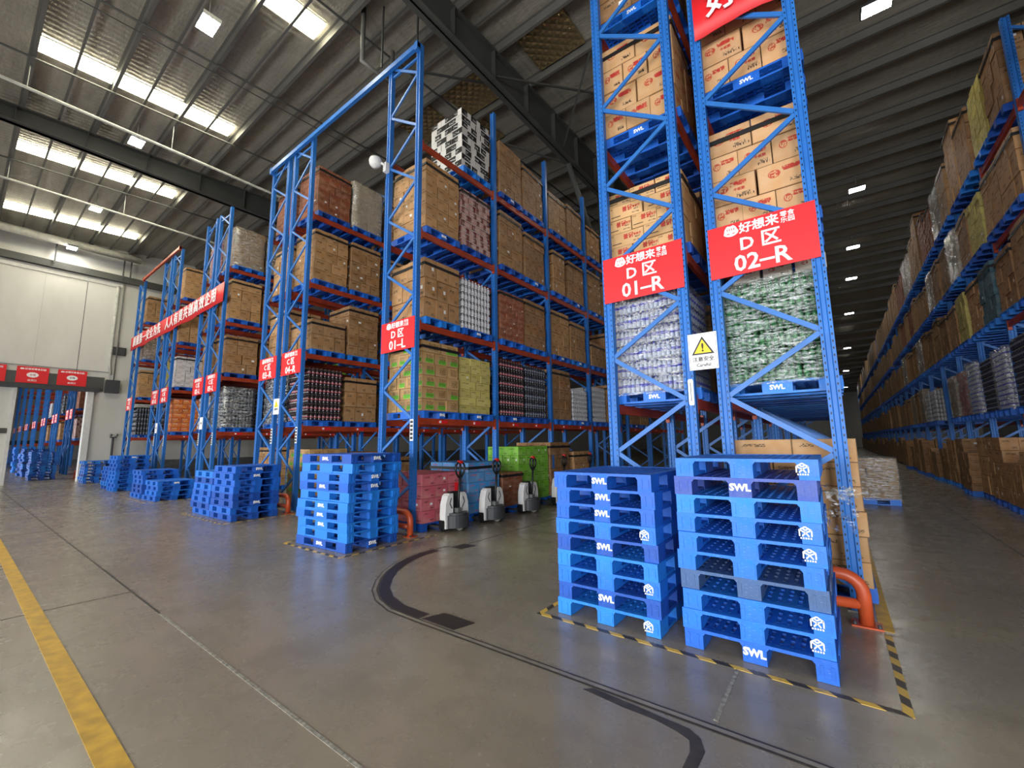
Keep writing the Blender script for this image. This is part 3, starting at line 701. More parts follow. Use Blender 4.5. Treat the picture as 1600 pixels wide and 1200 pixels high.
SP = {
 'kraft':  dict(mat='c_text', col=kr(186,140,90), n=(3,3,4), h=1.42, strap=1, desc='kraft brown cartons'),
 'brown':  dict(mat='c_text', col=kr(158,114,70), n=(2,3,4), h=1.38, strap=1, desc='darker brown cartons'),
 'big':    dict(mat='c_text', col=kr(176,130,82), n=(2,3,3), h=1.3, strap=1, desc='large plain brown cartons'),
 'low':    dict(mat='c_text', col=kr(180,136,90), n=(3,3,2), h=.86, strap=1, desc='low brown cartons'),
 'tall':   dict(mat='c_text', col=kr(166,122,76), n=(2,3,5), h=1.52, strap=1, desc='tall brown cartons'),
 'pale':   dict(mat='c_plain', col=kr(186,164,138), n=(3,4,6), h=1.5, strap=0, film=1, desc='pale film-wrapped cartons'),
 'filmk':  dict(mat='c_text', col=kr(150,116,80), n=(3,3,5), h=1.45, strap=0, film=1, desc='film-wrapped brown cartons'),
 'greenp': dict(mat='c_green', col=kr(190,150,96), n=(4,3,6), h=1.46, strap=1, desc='tan cartons with bright green labels'),
 'yellow': dict(mat='c_text', col=kr(214,200,110), n=(3,3,7), h=1.28, strap=0, desc='pale yellow cartons'),
 'bw':     dict(mat='c_two', col=kr(222,220,216), n=(3,3,9), h=1.55, strap=0, desc='black and white cartons'),
 'maroon': dict(mat='c_pink2', col=kr(104,30,36), n=(3,4,9), h=1.46, strap=1, desc='maroon and pale cartons'),
 'rust':   dict(mat='c_text', col=kr(150,80,50), n=(3,4,9), h=1.3, strap=1, desc='rust red cartons'),
 'white':  dict(mat='c_text', col=kr(220,214,214), n=(3,3,6), h=1.35, strap=1, desc='white cartons'),
 'orange': dict(mat='c_busy', col=kr(206,92,40), n=(3,3,7), h=1.4, strap=0, desc='orange printed cartons'),
 'pink':   dict(mat='c_text', col=kr(206,92,112), n=(3,3,4), h=.92, strap=0, desc='pink cartons'),
 'blue':   dict(mat='c_red', col=kr(64,150,216), n=(3,3,5), h=1.08, strap=1, desc='light blue cartons'),
 'green':  dict(mat='c_text', col=kr(120,196,48), n=(4,4,6), h=1.42, strap=0, desc='lime green cartons'),
 'teal':   dict(mat='c_text', col=kr(60,110,130), n=(3,3,5), h=1.3, strap=1, desc='grey-blue cartons'),
 'redlogo':dict(mat='c_logo', col=kr(196,150,102), n=(3,3,4), h=1.36, strap=1, desc='kraft cartons with red round logos'),
 'noodle': dict(mat='c_plain', col=kr(204,160,108), n=(3,3,5), h=1.06, strap=1, desc='kraft cartons with red Korean lettering'),
 'cola':   dict(pack='pink', col=kr(58,44,50), n=(3,3,6), h=1.44, desc='dark bottles with pink labels'),
 'soda':   dict(pack='steel', col=kr(52,55,68), n=(3,3,6), h=1.44, desc='dark bottles with grey labels'),
 'cans':   dict(pack='white', col=kr(196,196,200), n=(3,3,7), h=1.22, desc='silver white cans'),
 'water':  dict(pack='navy', col=kr(176,184,206), n=(4,3,6), h=1.38, film=1, desc='film-wrapped clear bottles with blue labels'),
 'lime':   dict(pack='green', col=kr(36,96,52), n=(4,3,6), h=1.22, film=2, desc='film-wrapped green bottles'),
 'red':    dict(mat='c_text', col=kr(196,40,60), n=(3,3,6), h=1.4, film=1, desc='film-wrapped red packs'),
}
_LM = {}
def film_mesh(w_, d_, h_, green):
    # a closed wrap skin that bulges a little, open at the bottom
    mb = MB(); rr = random.Random(int(w_*1000+h_*77)); nz, ns = 9, 6; ring = []
    per = []
    for i in range(ns): per.append((-w_/2+w_*i/ns, -d_/2))
    for i in range(ns): per.append((w_/2, -d_/2+d_*i/ns))
    for i in range(ns): per.append((w_/2-w_*i/ns, d_/2))
    for i in range(ns): per.append((-w_/2, d_/2-d_*i/ns))
    N = len(per)
    for k in range(nz+1):
        z = -.04+(h_+.05)*k/nz
        for (x, y) in per:
            s = 1+.012*rr.random()+.006; c = .985 if abs(abs(x)-w_/2) < 1e-6 and abs(abs(y)-d_/2) < 1e-6 else 1
            mb.v.append((x*s*c, y*s*c, z+rr.uniform(-.008, .008)))
    for k in range(nz):
        for i in range(N): mb.face([k*N+i, k*N+(i+1)%N, (k+1)*N+(i+1)%N, (k+1)*N+i])
    mb.face([nz*N+i for i in range(N)])
    return mb.mesh('stretch_film', M['filmgreen'] if green else M['film'], True)
COUNT = {'load': 0, 'pallet': 0}
def load(kind, cx, cy, z0, wx, dy, label, group, faces='xy', indiv=True, n=None, h=None, mod=None):
    s = dict(SP[kind]); s.update(mod or {})
    nx, ny, nz = n or s['n']; h = h or s['h']
    bottles = 'pack' in s
    name = 'bottle_load' if bottles else 'carton_load'
    cat = 'bottle load' if bottles else 'carton load'
    rr = random.Random(int(abs(cx)*131+abs(cy)*977+z0*53)); COUNT['load'] += 1
    fv = rr.uniform(.84, 1.1); col = tuple(min(1, c*fv) for c in s['col'][:3])+(1,)
    dz = h/nz; fill = MB(); root = None
    if bottles or indiv: root = thing(name, label, cat, (cx, cy, z0), rr.uniform(-.02, .02), group)
    out = []
    for k in range(nz):
        a, b = (nx, ny) if k % 2 == 0 or bottles else (max(2, nx-1) if nx > 2 else 3, ny)
        if not bottles and k % 2 and ny > 2: b = ny-1 if rr.random() < .4 else ny
        cw, cd = wx/a, dy/b
        for i in range(a):
            for j in range(b):
                top = k == nz-1
                if not (i in (0, a-1) or j in (0, b-1) or top): continue
                vis = (('x' in faces and i == a-1) or ('y' in faces and j == 0) or ('w' in faces and i == 0) or ('t' in faces and top))
                x = -wx/2+cw*(i+.5); y = -dy/2+cd*(j+.5); z = k*dz
                if bottles:
                    if vis:
                        o = put('bottle_pack', PACK[s['pack']], root, (x, y, z), (0,0,0), col); o.scale = (cw*.98, cd*.98, dz*.97)
                    else: fill.box(x-cw*.48, x+cw*.48, y-cd*.48, y+cd*.48, z, z+dz*.97)
                elif indiv and vis:
                    jx, jy = rr.uniform(-.012, .012), rr.uniform(-.012, .012)
                    fv = rr.uniform(.84, 1.1); cc = tuple(min(1, c*fv) for c in col[:3])+(1,)
                    o = put('carton', carton_mesh(s['mat'], cw*.978, cd*.978, dz*.985), root, (x+jx, y+jy, z), (0, 0, rr.uniform(-.008, .008)), cc)
                    out.append((o, i, j, k, a, b, cw, cd, dz))
                else:
                    jx = rr.uniform(-.008, .008)
                    fill.box(x-cw*.49+jx, x+cw*.49+jx, y-cd*.49, y+cd*.49, z, z+dz*.985)
    if root is None:
        root = put(name, fill.mesh(name, M[s['mat']]), None, (cx, cy, z0), (0, 0, rr.uniform(-.02, .02)), col); tag(root, label, cat, group)
    elif fill.v:
        tag(put('inner_packs' if bottles else 'inner_cartons', fill.mesh('inner', M['bottle' if bottles else s['mat']]), root, color=col), kind='stuff')
    if s.get('strap'):
        zt = h-min(.14, dz*.55)
        mb = MB(); e = .007; X, Y = wx/2+.012, dy/2+.012
        mb.box(-X, X, -Y-e, -Y, zt-.03, zt+.03).box(-X, X, Y, Y+e, zt-.03, zt+.03).box(-X-e, -X, -Y-e, Y+e, zt-.03, zt+.03).box(X, X+e, -Y-e, Y+e, zt-.03, zt+.03)
        put('strap', mb.mesh('strap', M['strap']), root)
    if s.get('film'): put('stretch_film', film_mesh(wx+.03, dy+.03, h, s['film'] == 2), root)
    return root, out
LVN = ('first', 'second', 'third', 'fourth')

def shelf_load(row, li, k, kind, faces='x', indiv=True, h=None, n=None, mod=None, wx=1.1, dy=1.02, dyo=0, pal=True, zl=None, px=None):
    x0, x1, runs, fl = ROWS[row]
    bay, half = divmod(k, 2); ys = [y for r in runs for y in r[:-1]]
    cy = ys[bay]+(.73 if half == 0 else 1.86)+dyo; cx = (x0+x1)/2+RNG.uniform(-.02, .02)
    z = LV[li]
    where = '%s level of rack %s, %s from front' % (LVN[li], row, ORD[k])
    if pal:
        COUNT['pallet'] += 1
        pallet(cx, cy, z+.001, RNG.uniform(-.01, .01), 'blue loaded pallet, '+where, 'loaded pallets in rack '+row,
               ('-y',) if k == 0 and row in ('D 01-R', 'D 02-R') else ('+x',) if RNG.random() < .3 and row[0] == 'D' else None, None)
    load(kind, cx, cy, z+.155, wx, dy, '%s, %s' % (SP[kind]['desc'], where), 'loads in rack '+row, faces, indiv, n, h, mod)

def fill_row(row, table, upto, default, near):
    for li in range(4):
        for k in range(upto[li]):
            kd = table.get((li, k), RNG.choice(default))
            if kd is None: continue
            kw = {}
            if isinstance(kd, tuple): kd, kw = kd
            f = 'xy' if k == 0 else 'x'
            shelf_load(row, li, k, kd, faces=f+(('w' if row == 'D 01-R' else '')), indiv=k < near, **kw)
BR = ['brown', 'brown', 'kraft', 'big', 'tall', 'filmk']
fill_row('D 01-L', {(0,0):'greenp', (0,1):('yellow', dict(wx=1.0)), (0,2):'cola', (0,3):'soda', (0,4):'tall', (0,5):('cans', dict(h=1.0)), (0,6):'cans', (0,7):'brown',
    (1,0):'big', (1,1):'cans', (1,2):'rust', (1,3):'brown', (1,4):'kraft', (1,5):'big', (1,6):('low', {}), (1,7):'brown',
    (2,0):('kraft', dict(h=1.58, n=(4,3,6))), (2,1):('maroon', {}), (2,2):'tall', (2,3):'brown', (2,4):('big', dict(dy=.7, h=1.4)), (2,5):'brown', (2,6):'tall', (2,7):'brown',
    (3,0):None, (3,1):('bw', {}), (3,2):('tall', dict(mod=dict(strap=0))), (3,3):('brown', dict(h=1.42)), (3,4):('kraft', dict(h=1.3)), (3,5):'brown', (3,6):('brown', dict(h=1.2)), (3,7):None}, (10, 10, 8, 8), BR, 8)
fill_row('C 04-R', {(0,0):'cola', (0,1):'big', (1,0):'low', (1,1):('tall', dict(h=1.5)), (2,0):('kraft', dict(h=1.5, n=(3,3,5))), (2,1):'tall', (3,0):('rust', dict(h=1.4, n=(3,3,6))), (3,1):('pale', {}),
    (0,2):'brown', (1,2):'brown', (2,2):'kraft', (3,2):'brown'}, (4, 3, 3, 3), BR, 3)
fill_row('C 03-R', {(0,0):('soda', dict(mod=dict(film=1))), (1,0):'kraft', (2,0):'kraft', (3,0):'rust'}, (1, 1, 1, 1), BR, 1)
fill_row('C 03-L', {(0,0):('soda', dict(mod=dict(film=1))), (0,1):'soda', (1,0):'brown', (1,1):'brown', (1,2):'rust', (1,3):('green', dict(h=1.2)), (2,0):('kraft', dict(h=1.5)), (2,1):'brown', (3,0):('filmk', dict(h=1.5)), (3,1):'filmk'}, (3, 4, 2, 2), BR, 3)
fill_row('C 02-L', {(0,0):'cans', (1,0):'kraft', (2,0):'brown', (3,0):('red', {})}, (1, 1, 1, 1), BR, 1)
fill_row('C 02-R', {(0,0):'orange', (0,1):'brown', (1,0):'white', (1,1):'brown', (2,0):'kraft', (2,1):'tall', (3,0):'kraft', (3,1):'brown'}, (2, 2, 2, 2), BR, 2)
fill_row('C 01-R', {(0,0):'soda', (1,0):'yellow', (2,0):'kraft', (3,0):None}, (1, 1, 1, 1), BR, 1)
fill_row('C 01-L', {(0,0):'soda', (1,0):'kraft', (2,0):('filmk', dict(h=1.2)), (3,0):'kraft', (0,1):'brown', (1,1):'brown'}, (2, 2, 1, 1), BR, 1)
fill_row('D 01-R', {(0,0):('water', dict(wx=1.02)), (1,1):'brown', (2,1):'brown'}, (2, 0, 0, 2), BR, 1)
fill_row('D 02-R', {(0,0):('lime', dict(wx=1.06)), (3,0):'redlogo', (3,1):'brown', (0,1):'brown'}, (8, 0, 0, 6), BR, 3)
# the lettered cartons on the two near racks
def lettered(row, li, k, kind, marks, **kw):
    x0, x1, runs, fl = ROWS[row]; cy = FY+(.73 if k % 2 == 0 else 1.86)+BAY*(k//2); cx = (x0+x1)/2; z = LV[li]
    where = '%s level of rack %s, %s from front' % (LVN[li], row, ORD[k])
    pallet(cx, cy, z+.001, 0, 'blue loaded pallet, '+where, 'loaded pallets in rack '+row, ('-y',) if k == 0 else None)
    root, out = load(kind, cx, cy, z+.155, 1.1, 1.02, '%s, %s' % (SP[kind]['desc'], where), 'loads in rack '+row, 'xy', True, **kw)
    for (o, i, j, kk, a, b, cw, cd, dz) in out:
        if j == 0 and marks:
            for (s, size, m, bold, u, v) in marks(i, kk): put('lettering', text(s, size, m, bold, .001), o, ((u-.5)*cw, -cd*.4925-.001, v*dz), FRONT)
rb = random.Random(5)
def noodle_marks(i, k):
    return [('불닭', .085, 'redprint', .002, .58, .62), ('볶음면', .04, 'redprint', .001, .82, .62), ('매운맛', .028, 'blk', 0, .82, .42), ('5×8', .03, 'blk', 0, .12, .85), ('▬▬▬▬', .035, 'blk', 0, .26, .25), ('40×140g', .03, 'blk', 0, .8, .2)]
def logo_marks(i, k):
    return [('香锅', .06, 'redprint', .001, .66, .7), ('牛板筋', .042, 'redprint', .001, .66, .46), ('▮▯▮▮▯▮', .03, 'blk', 0, .8, .18)] if (i+k) % 2 else [('卫龙香', .055, 'redprint', .001, .66, .7), ('条形码', .026, 'blk', 0, .8, .18)]
lettered('D 01-R', 1, 0, 'noodle', noodle_marks)
lettered('D 01-R', 2, 0, 'redlogo', lambda i, k: [('嘣豆', .085, 'redprint', .002, .66, .68), ('净含量', .03, 'blk', 0, .75, .2)], h=1.5)
lettered('D 02-R', 1, 0, 'redlogo', logo_marks, h=1.36, mod=dict(col=lin(208,160,112)))
lettered('D 02-R', 2, 0, 'redlogo', logo_marks, h=1.4, mod=dict(col=lin(206,156,108)))
for k in (1, 2, 3, 4, 5):
    for li in (1, 2): shelf_load('D 02-R', li, k, BR[(k+li) % 4], faces='x', indiv=k < 3)
for k in (1, 2):
    for li in (1, 2): shelf_load('D 01-R', li, k, BR[(k*2+li) % 4], faces='x', indiv=False)
# white boxes lying on top of the green bottle load
for i in range(3):
    o = put('carton', carton_mesh('c_logo', .3, .3, .18), None, (-.72+i*.33, 6.0, LV[0]+.155+1.27), (0,0,rb.uniform(-.05,.05)), lin(226,218,206))
    tag(o, 'pale carton on top of the green bottles in D 02-R, %s' % ('beside the left post', 'middle of three', 'beside the right post')[i], 'carton', 'pale cartons on the green bottles')

# the long rack over the dark aisle
RBR = ['brown', 'kraft', 'tall', 'brown', 'big', 'rust', 'filmk']
SPEC = {(0,1):'soda', (0,2):'water', (0,3):'soda', (0,4):'water', (0,5):'red', (0,6):'filmk', (0,7):None, (0,8):None, (0,9):'cans', (0,10):'cans', (0,11):'filmk',
        (1,2):'teal', (1,3):'kraft', (1,4):'yellow', (1,5):'big', (1,6):'brown', (2,1):'kraft', (2,2):'yellow', (2,3):'brown', (2,4):'pale', (3,0):'brown', (3,1):'yellow', (3,2):'brown', (3,3):'kraft'}
far = MB(); farp = MB(); NEARK = 17
for li in range(4):
    for k in range(2, 58):
        bay, half = divmod(k, 2); cy = RY[bay]+(.70 if half == 0 else 1.83); cx = RX0+.49; z = RLV[li]
        kd = SPEC.get((li, k-2), RNG.choice(RBR))
        if kd is None or (k > 12 and RNG.random() < .1): continue
        if k < NEARK:
            where = '%s level of dark aisle rack, %s from front' % (LVN[li], ORD[k-2])
            pallet(cx, cy, z+.001, RNG.uniform(-.01,.01), 'blue loaded pallet, '+where, 'loaded pallets in the dark aisle rack')
            load(kd, cx, cy, z+.155, 1.12, 1.04, '%s, %s' % (SP[kd]['desc'], where), 'loads in the dark aisle rack', 'w', k < 11,
                 h=min(SP[kd]['h']*RNG.uniform(.86, 1.03), 1.42) if li < 3 else SP[kd]['h']*RNG.uniform(1.0, 1.5))
        else:
            farp.box(cx-.6, cx+.6, cy-.5, cy+.5, z+.12, z+.15)
            for q in (-.52, 0, .52): farp.box(cx-.6, cx+.6, cy+q*.82-.07, cy+q*.82+.07, z, z+.12)
            hh = RNG.uniform(1.0, 1.42) if li < 3 else RNG.uniform(1.3, 1.9)
            for a in range(2):
                for b in range(4):
                    far.box(cx-.56, cx+.56, cy-.52+a*.52, cy-.01+a*.52, z+.155+b*hh/4, z+.15+(b+1)*hh/4)
tag(put('distant_cartons', far.mesh('distant_cartons', M['c_text']), color=lin(150,112,72)), 'cartons on the receding far part of the dark aisle rack', 'cartons', kind='stuff')
tag(put('distant_pallets', farp.mesh('distant_pallets', M['pallet']), color=BLUES[3]), 'pallets on the receding far part of the dark aisle rack', 'pallets', kind='stuff')

# loads standing on the floor
def floor_load(kind, cx, cy, wx, dy, label, n=None, h=None, faces='xyt', pal='flat', rz=0, mod=None, group='loads standing on the floor'):
    z = 0.003
    if pal: pallet(cx, cy, z, rz, 'blue pallet under the '+label, 'pallets under floor loads'); z = .156
    return load(kind, cx, cy, z, wx, dy, label, group, faces, True, n, h, mod)
floor_load('pink', -6.98, 6.05, 1.22, 1.02, 'pink cartons beside the D 01-L post and pallet truck')
floor_load('blue', -7.0, 7.38, 1.18, 1.08, 'light blue cartons with a black band')
floor_load('rust', -6.95, 8.42, 1.1, .8, 'low brown cartons between the blue and green ones', n=(3,2,6), h=.78)
floor_load('green', -7.12, 9.65, 1.05, 1.4, 'lime green cartons behind the pallet trucks', n=(4,4,6), h=1.4)
floor_load('brown', -7.15, 10.95, 1.2, 1.1, 'brown cartons beside the lime green ones', h=1.5)
floor_load('kraft', -7.15, 12.3, 1.2, 1.1, 'kraft cartons two along from the lime green ones', h=1.2)
floor_load('greenp', -11.75, 6.35, 1.15, 1.1, 'tan and green cartons under the C 04-R shelf', h=1.4, mod=dict(strap=0))
floor_load('brown', -11.75, 7.6, 1.15, 1.1, 'brown cartons under C 04-R, second from the front', h=1.3)
floor_load('brown', -11.75, 8.9, 1.15, 1.1, 'brown cartons under C 04-R, third from the front', h=1.1)
floor_load('kraft', -17.7, 8.0, 1.1, 1.1, 'kraft cartons on the floor under C 03-L', h=1.45)
floor_load('low', -17.7, 9.3, 1.1, 1.1, 'low cartons on the floor deeper under C 03-L', h=.7)
floor_load('cans', -17.9, 6.1, .9, .9, 'white packs on the floor under C 03-L', n=(2,2,3), h=.55)
floor_load('lime', -16.6, 8.2, .6, .6, 'small green packs beside the C 03-L floor cartons', n=(2,2,3), h=.7, pal=None)
floor_load('kraft', -.42, 6.3, 1.16, 1.14, 'kraft cartons on the floor under D 02-R', n=(3,3,6), h=1.5, mod=dict(strap=0))
floor_load('kraft', -.42, 7.55, 1.16, 1.1, 'kraft cartons on the floor deeper under D 02-R', n=(3,3,6), h=1.35, mod=dict(strap=0))
floor_load('brown', -.45, 8.85, 1.12, 1.1, 'brown cartons on the floor third under D 02-R', n=(3,3,5), h=1.2, mod=dict(strap=0))
floor_load('filmk', .5, 14.6, 1.2, 1.05, 'film-wrapped cartons standing in the dark aisle', n=(2,3,4), h=.98)
fr_ = random.Random(9)
for i in range(16):
    cy = 12.6+i*1.3
    hh = fr_.uniform(.9, 1.5)
    floor_load('brown' if i % 3 else 'kraft', RX0+.42+fr_.uniform(-.15,.05), cy, 1.2, 1.1, 'brown floor cartons under dark aisle rack, %s from front' % ORD[i],
               n=(fr_.choice((3,4)), fr_.choice((3,4)), fr_.choice((3,4,5))), h=hh, faces='wyt', mod=dict(strap=0), group='floor cartons under the dark aisle rack')
far2 = MB()
for i in range(40):
    cy = 34.0+i*1.3; hh = fr_.uniform(.9, 1.6)
    for b in range(4):
        for a in range(2): far2.box(RX0-.1, RX0+1.0, cy-.55+a*.55, cy-.01+a*.55, .1+b*hh/4, .1+(b+1)*hh/4-.01)
tag(put('distant_cartons', far2.mesh('distant_cartons', M['c_text']), color=lin(140,104,66)), 'cartons on the floor under the far end of the dark aisle rack', 'cartons', kind='stuff')
# loads seen through the wall door
for x, kd, lv, tx in ((-40.4, 'maroon', 0, 'second'), (-40.4, 'rust', 1, 'second'), (-53.4, 'big', 0, 'sixth'), (-53.4, 'cans', 1, 'sixth'), (-35.4, 'maroon', 0, 'first'), (-35.4, 'brown', 1, 'first'), (-46.9, 'brown', 0, 'fourth'), (-46.9, 'soda', 1, 'fourth')):
    pallet(x+.57, NY+.75, LV[lv]+.001, 0, 'blue pallet on the %s level of the %s rack beyond the wall door' % (LVN[lv], tx), 'pallets in the next hall')
    load(kd, x+.57, NY+.75, LV[lv]+.155, 1.1, 1.02, '%s, %s level of the %s rack beyond the wall door' % (SP[kd]['desc'], LVN[lv], tx), 'loads in the next hall', 'xy', False)

# ------------------------------------------------------------------ signs
def brand_emblem():
    mb = MB(); n = 22; P = []
    for k in range(n):
        a = 2*math.pi*k/n; r = .062
        x = math.cos(a)*r*1.05; y = math.sin(a)*r*.72
        if math.sin(a) > 0: y *= 1.15-.28*math.exp(-(math.cos(a)/.22)**2)
        else: x *= 1.16; y *= .72
        P.append((x, y))
    mb.prism(P, 'z', -.001, .001)
    for sx in (-1, 1):
        for q in (-.011, .011): mb.bar((sx*.022+q, .01, .0015), (sx*.022+q, .026, .0015), .008, .002, 1, (0,0,1))
    mb.bar((-.04, -.012, .0015), (-.012, -.012, .0015), .006, .002, 1); mb.bar((.012, -.012, .0015), (.04, -.012, .0015), .006, .002, 1)
    return mb.mesh('emblem', [M['wht'], M['redprint']])
BE = brand_emblem()
SIGN = MB().box(-.545, .545, -.004, .004, -.325, .325).mesh('aisle_sign', M['red'])
def aisle_sign(x, zone, num, label, y=FY-.008, z=3.91):
    t = tag(put('aisle_sign', SIGN, None, (x, y, z)), label, 'sign', 'red aisle signs')
    e = put('emblem', BE, t, (-.29, -.006, .22), FRONT); e.scale = (1.1, 1.75, 1)
    put('lettering', text('好想来', .135, 'wht', .004), t, (.0, -.006, .225), FRONT)
    put('lettering', text('零食', .07, 'wht', .0006), t, (.285, -.006, .26), FRONT); put('lettering', text('乐园', .07, 'wht', .0006), t, (.285, -.006, .19), FRONT)
    put('lettering', text(zone+' 区', .21, 'wht', .005), t, (.0, -.006, .03), FRONT)
    put('lettering', text(num, .27, 'wht', .006), t, (.0, -.006, -.2), FRONT)
for nm, (x0, x1, ys, fl) in ROWS.items():
    z, num = nm.split(' ')
    aisle_sign((x0+x1)/2, z, num.replace('-', '–'), 'red sign with white lettering %s 区 %s' % (z, num))
for i, (x, o_) in enumerate(NH):
    aisle_sign(x+.57, 'B', '%02d–R' % (i+1), 'small red aisle sign on the %s rack of the next hall' % o_, y=NY-.008)
def warning():
    t = tag(put('warning_sign', MB().box(-.165, .165, -.004, .004, -.225, .225).mesh('warning_sign', M['wht']), None, (-1.2, FY-.006, 2.73)), 'white caution sign with yellow triangle between D 01-R and D 02-R', 'sign')
    put('sign_border', MB().box(-.155,.155,-.0055,-.0045,.209,.213).box(-.155,.155,-.0055,-.0045,-.213,-.209).box(-.155,-.151,-.0055,-.0045,-.213,.213).box(.151,.155,-.0055,-.0045,-.213,.213).mesh('sign_border', M['dark']), t)
    put('triangle', MB().prism([(-.13, -.04), (.13, -.04), (0, .185)], 'y', -.0065, -.004).mesh('triangle', M['blk']), t)
    put('triangle_face', MB().prism([(-.098, -.022), (.098, -.022), (0, .148)], 'y', -.0085, -.006).mesh('triangle_face', M['signyellow']), t)
    put('lettering', text('!', .14, 'blk', .004), t, (0, -.0095, .042), FRONT)
    put('lettering', text('注意安全', .062, 'blk', .001), t, (0, -.0065, -.1), FRONT)
    put('lettering', text('Careful', .055, 'blk', .001), t, (0, -.0065, -.17), FRONT)
    t = tag(put('warning_sign', MB().box(-.17, .17, -.004, .004, -.22, .22).mesh('warning_sign', M['wht']), None, (-12.44, FY-.006, 2.75)), 'narrow white caution sign between C 03-R and C 04-R', 'sign')
    put('triangle', MB().prism([(-.12, -.02), (.12, -.02), (0, .18)], 'y', -.0065, -.004).mesh('triangle', M['signyellow']), t)
    put('lettering', text('注意安全', .06, 'blk', .001), t, (0, -.0065, -.08), FRONT)
    for x, lab in ((-18.31, 'between C 02-L and C 03-L'), (-23.88, 'between C 01-R and C 02-R')):
        t = tag(put('notice_strip', MB().box(-.15, .15, -.004, .004, -.22, .22).mesh('notice_strip', M['wht']), None, (x, FY-.006, 2.5)), 'narrow white notice '+lab, 'sign')
        put('lettering', text('注意', .07, 'blk', .001), t, (0, -.0055, .0), FRONT)
    h = tag(put('level_gauge', MB().prism([(-.022,-.16),(.022,-.16),(.03,-.14),(.03,.14),(.022,.16),(-.022,.16),(-.03,.14),(-.03,-.14)], 'y', -.008, .004).mesh('level_gauge', M['wht']), None, (-1.37, FY-.004, 2.24)), 'small white thermometer strip on the D 01-R post', 'thermometer')
    put('scale_line', MB().box(-.004,.004,-.01,-.008,-.11,.12).mesh('scale_line', M['dark']), h)
warning()
def cloth_banner(name, label, x0, x1, z0, z1, sag, s, size, y, cut=0):
    mb = MB(); n = 48; rr = random.Random(2)
    for i in range(n+1):
        u = i/n; x = x0+(x1-x0)*u; d = -sag*4*u*(1-u); wv = .02*math.sin(u*37)+rr.uniform(-.008, .008)
        for q in (0, 1):
            for (j, zz) in ((0, z0), (1, (z0+z1)/2), (2, z1)):
                mb.v.append((x, y+wv*(1-.4*j)+(.004 if q else 0), zz+d+(.02*math.sin(u*23) if j == 0 else 0)))
    for i in range(n):
        a, b = i*6, (i+1)*6
        for j in (0, 1):
            mb.face([a+j, b+j, b+j+1, a+j+1]); mb.face([a+3+j+1, b+3+j+1, b+3+j, a+3+j])
        mb.face([a, a+3, b+3, b]); mb.face([a+2, b+2, b+5, a+5])
    t = tag(put(name, mb.mesh(name, M['red'], True)), label, 'banner')
    step = (x1-x0)*.86/max(1, len(s)-1)
    for i, ch in enumerate(s):
        if ch == ' ': continue
        x = x0+(x1-x0)*.07+i*step; u = (x-x0)/(x1-x0)
        put('lettering', text(ch, size, 'wht', .01), t, (x, y-.035, (z0+z1)/2-sag*4*u*(1-u)), FRONT)
    return t
cloth_banner('cloth_banner', 'long red cloth banner with white characters across the C racks', -30.0, -17.0, 6.83, 7.55, .05, '质量第一安全为先 人人有责共创高效企用', .56, FY-.045)
b2 = cloth_banner('cloth_banner', 'red cloth banner with white characters high on D 02-R', -1.0, 4.3, 6.86, 7.6, .02, '好想来 零食乐园', .42, FY-.045)
WS = MB().box(0, .012, -.53, .53, -.4, .4).mesh('door_sign', M['red'])
for i, y in enumerate((3.48, 2.12, .74, -.65)):
    t = tag(put('door_sign', WS, None, (WX+.11, y, 5.26)), 'red sign above the wall door, %s from the jamb' % ORD[i], 'sign', 'red signs above the wall door')
    e = put('emblem', BE, t, (.014, -.36, .28), EAST)
    put('lettering', text('好想来零食乐园', .1, 'wht', .002), t, (.014, .08, .28), EAST)
    ov = MB(); ov.prism([(math.cos(2*math.pi*k/20)*.2, math.sin(2*math.pi*k/20)*.13) for k in range(20)], 'x', .012, .016)
    put('oval', ov.mesh('oval', M['wht']), t)
    put('lettering', text('仓储', .1, 'redprint' if i % 2 else 'blk', .001), t, (.018, 0, 0), EAST)
    put('lettering', text('出货口', .1, 'wht', .002), t, (.014, 0, -.27), EAST)
ex = tag(put('display_board', MB().box(0, .1, -.33, .33, -.22, .22).box(.1, .105, -.3, .3, -.19, .19, 1).mesh('display_board', [M['black'], M['dark']]), None, (WX+.002, 5.1, 6.95)), 'dark display board high on the left wall', 'display board')
put('bracket', MB().box(-.0, .05, -.03, .03, .22, .5).mesh('bracket', M['steel']), ex)
# emergency twin-head lamp standing by the wall
el = thing('emergency_light', 'twin-headed emergency light on a pole by the left wall', 'lamp', (WX+.15, 5.3, 0))
put('pole', MB().tube([(0,0,0), (0,0,2.2)], .05, 8).mesh('pole', M['dark'], True), el)
for s in (-1, 1):
    put('lamp_head', MB().lathe([(.03,-.05),(.07,-.03),(.08,.02),(.06,.05)], 12).mesh('lamp_head', M['steel'], True), el, (.05, s*.12, 2.35), (0, math.pi/2, 0))
put('bracket', MB().box(-.02,.02,-.14,.14,2.2,2.26).mesh('bracket', M['dark']), el)
# dome camera on the D 01-L frame
cm = thing('dome_camera', 'white dome camera on the D 01-L rack frame', 'camera', (-7.68, FY-.12, 8.0))
put('dome', MB().lathe([(.0,-.16),(.08,-.14),(.13,-.08),(.145,0),(.13,.06),(.06,.09),(.0,.1)], 16).mesh('dome', M['white'], True), cm, (-.1, -.1, .05))
put('arm', MB().tube([(-.1,-.1,.05), (.05,0,-.02), (.07,.06,-.1)], .03, 8).mesh('arm', M['white'], True), cm)
put('mount', MB().box(.02,.12,.02,.121,-.2,.02).mesh('mount', M['white']), cm)

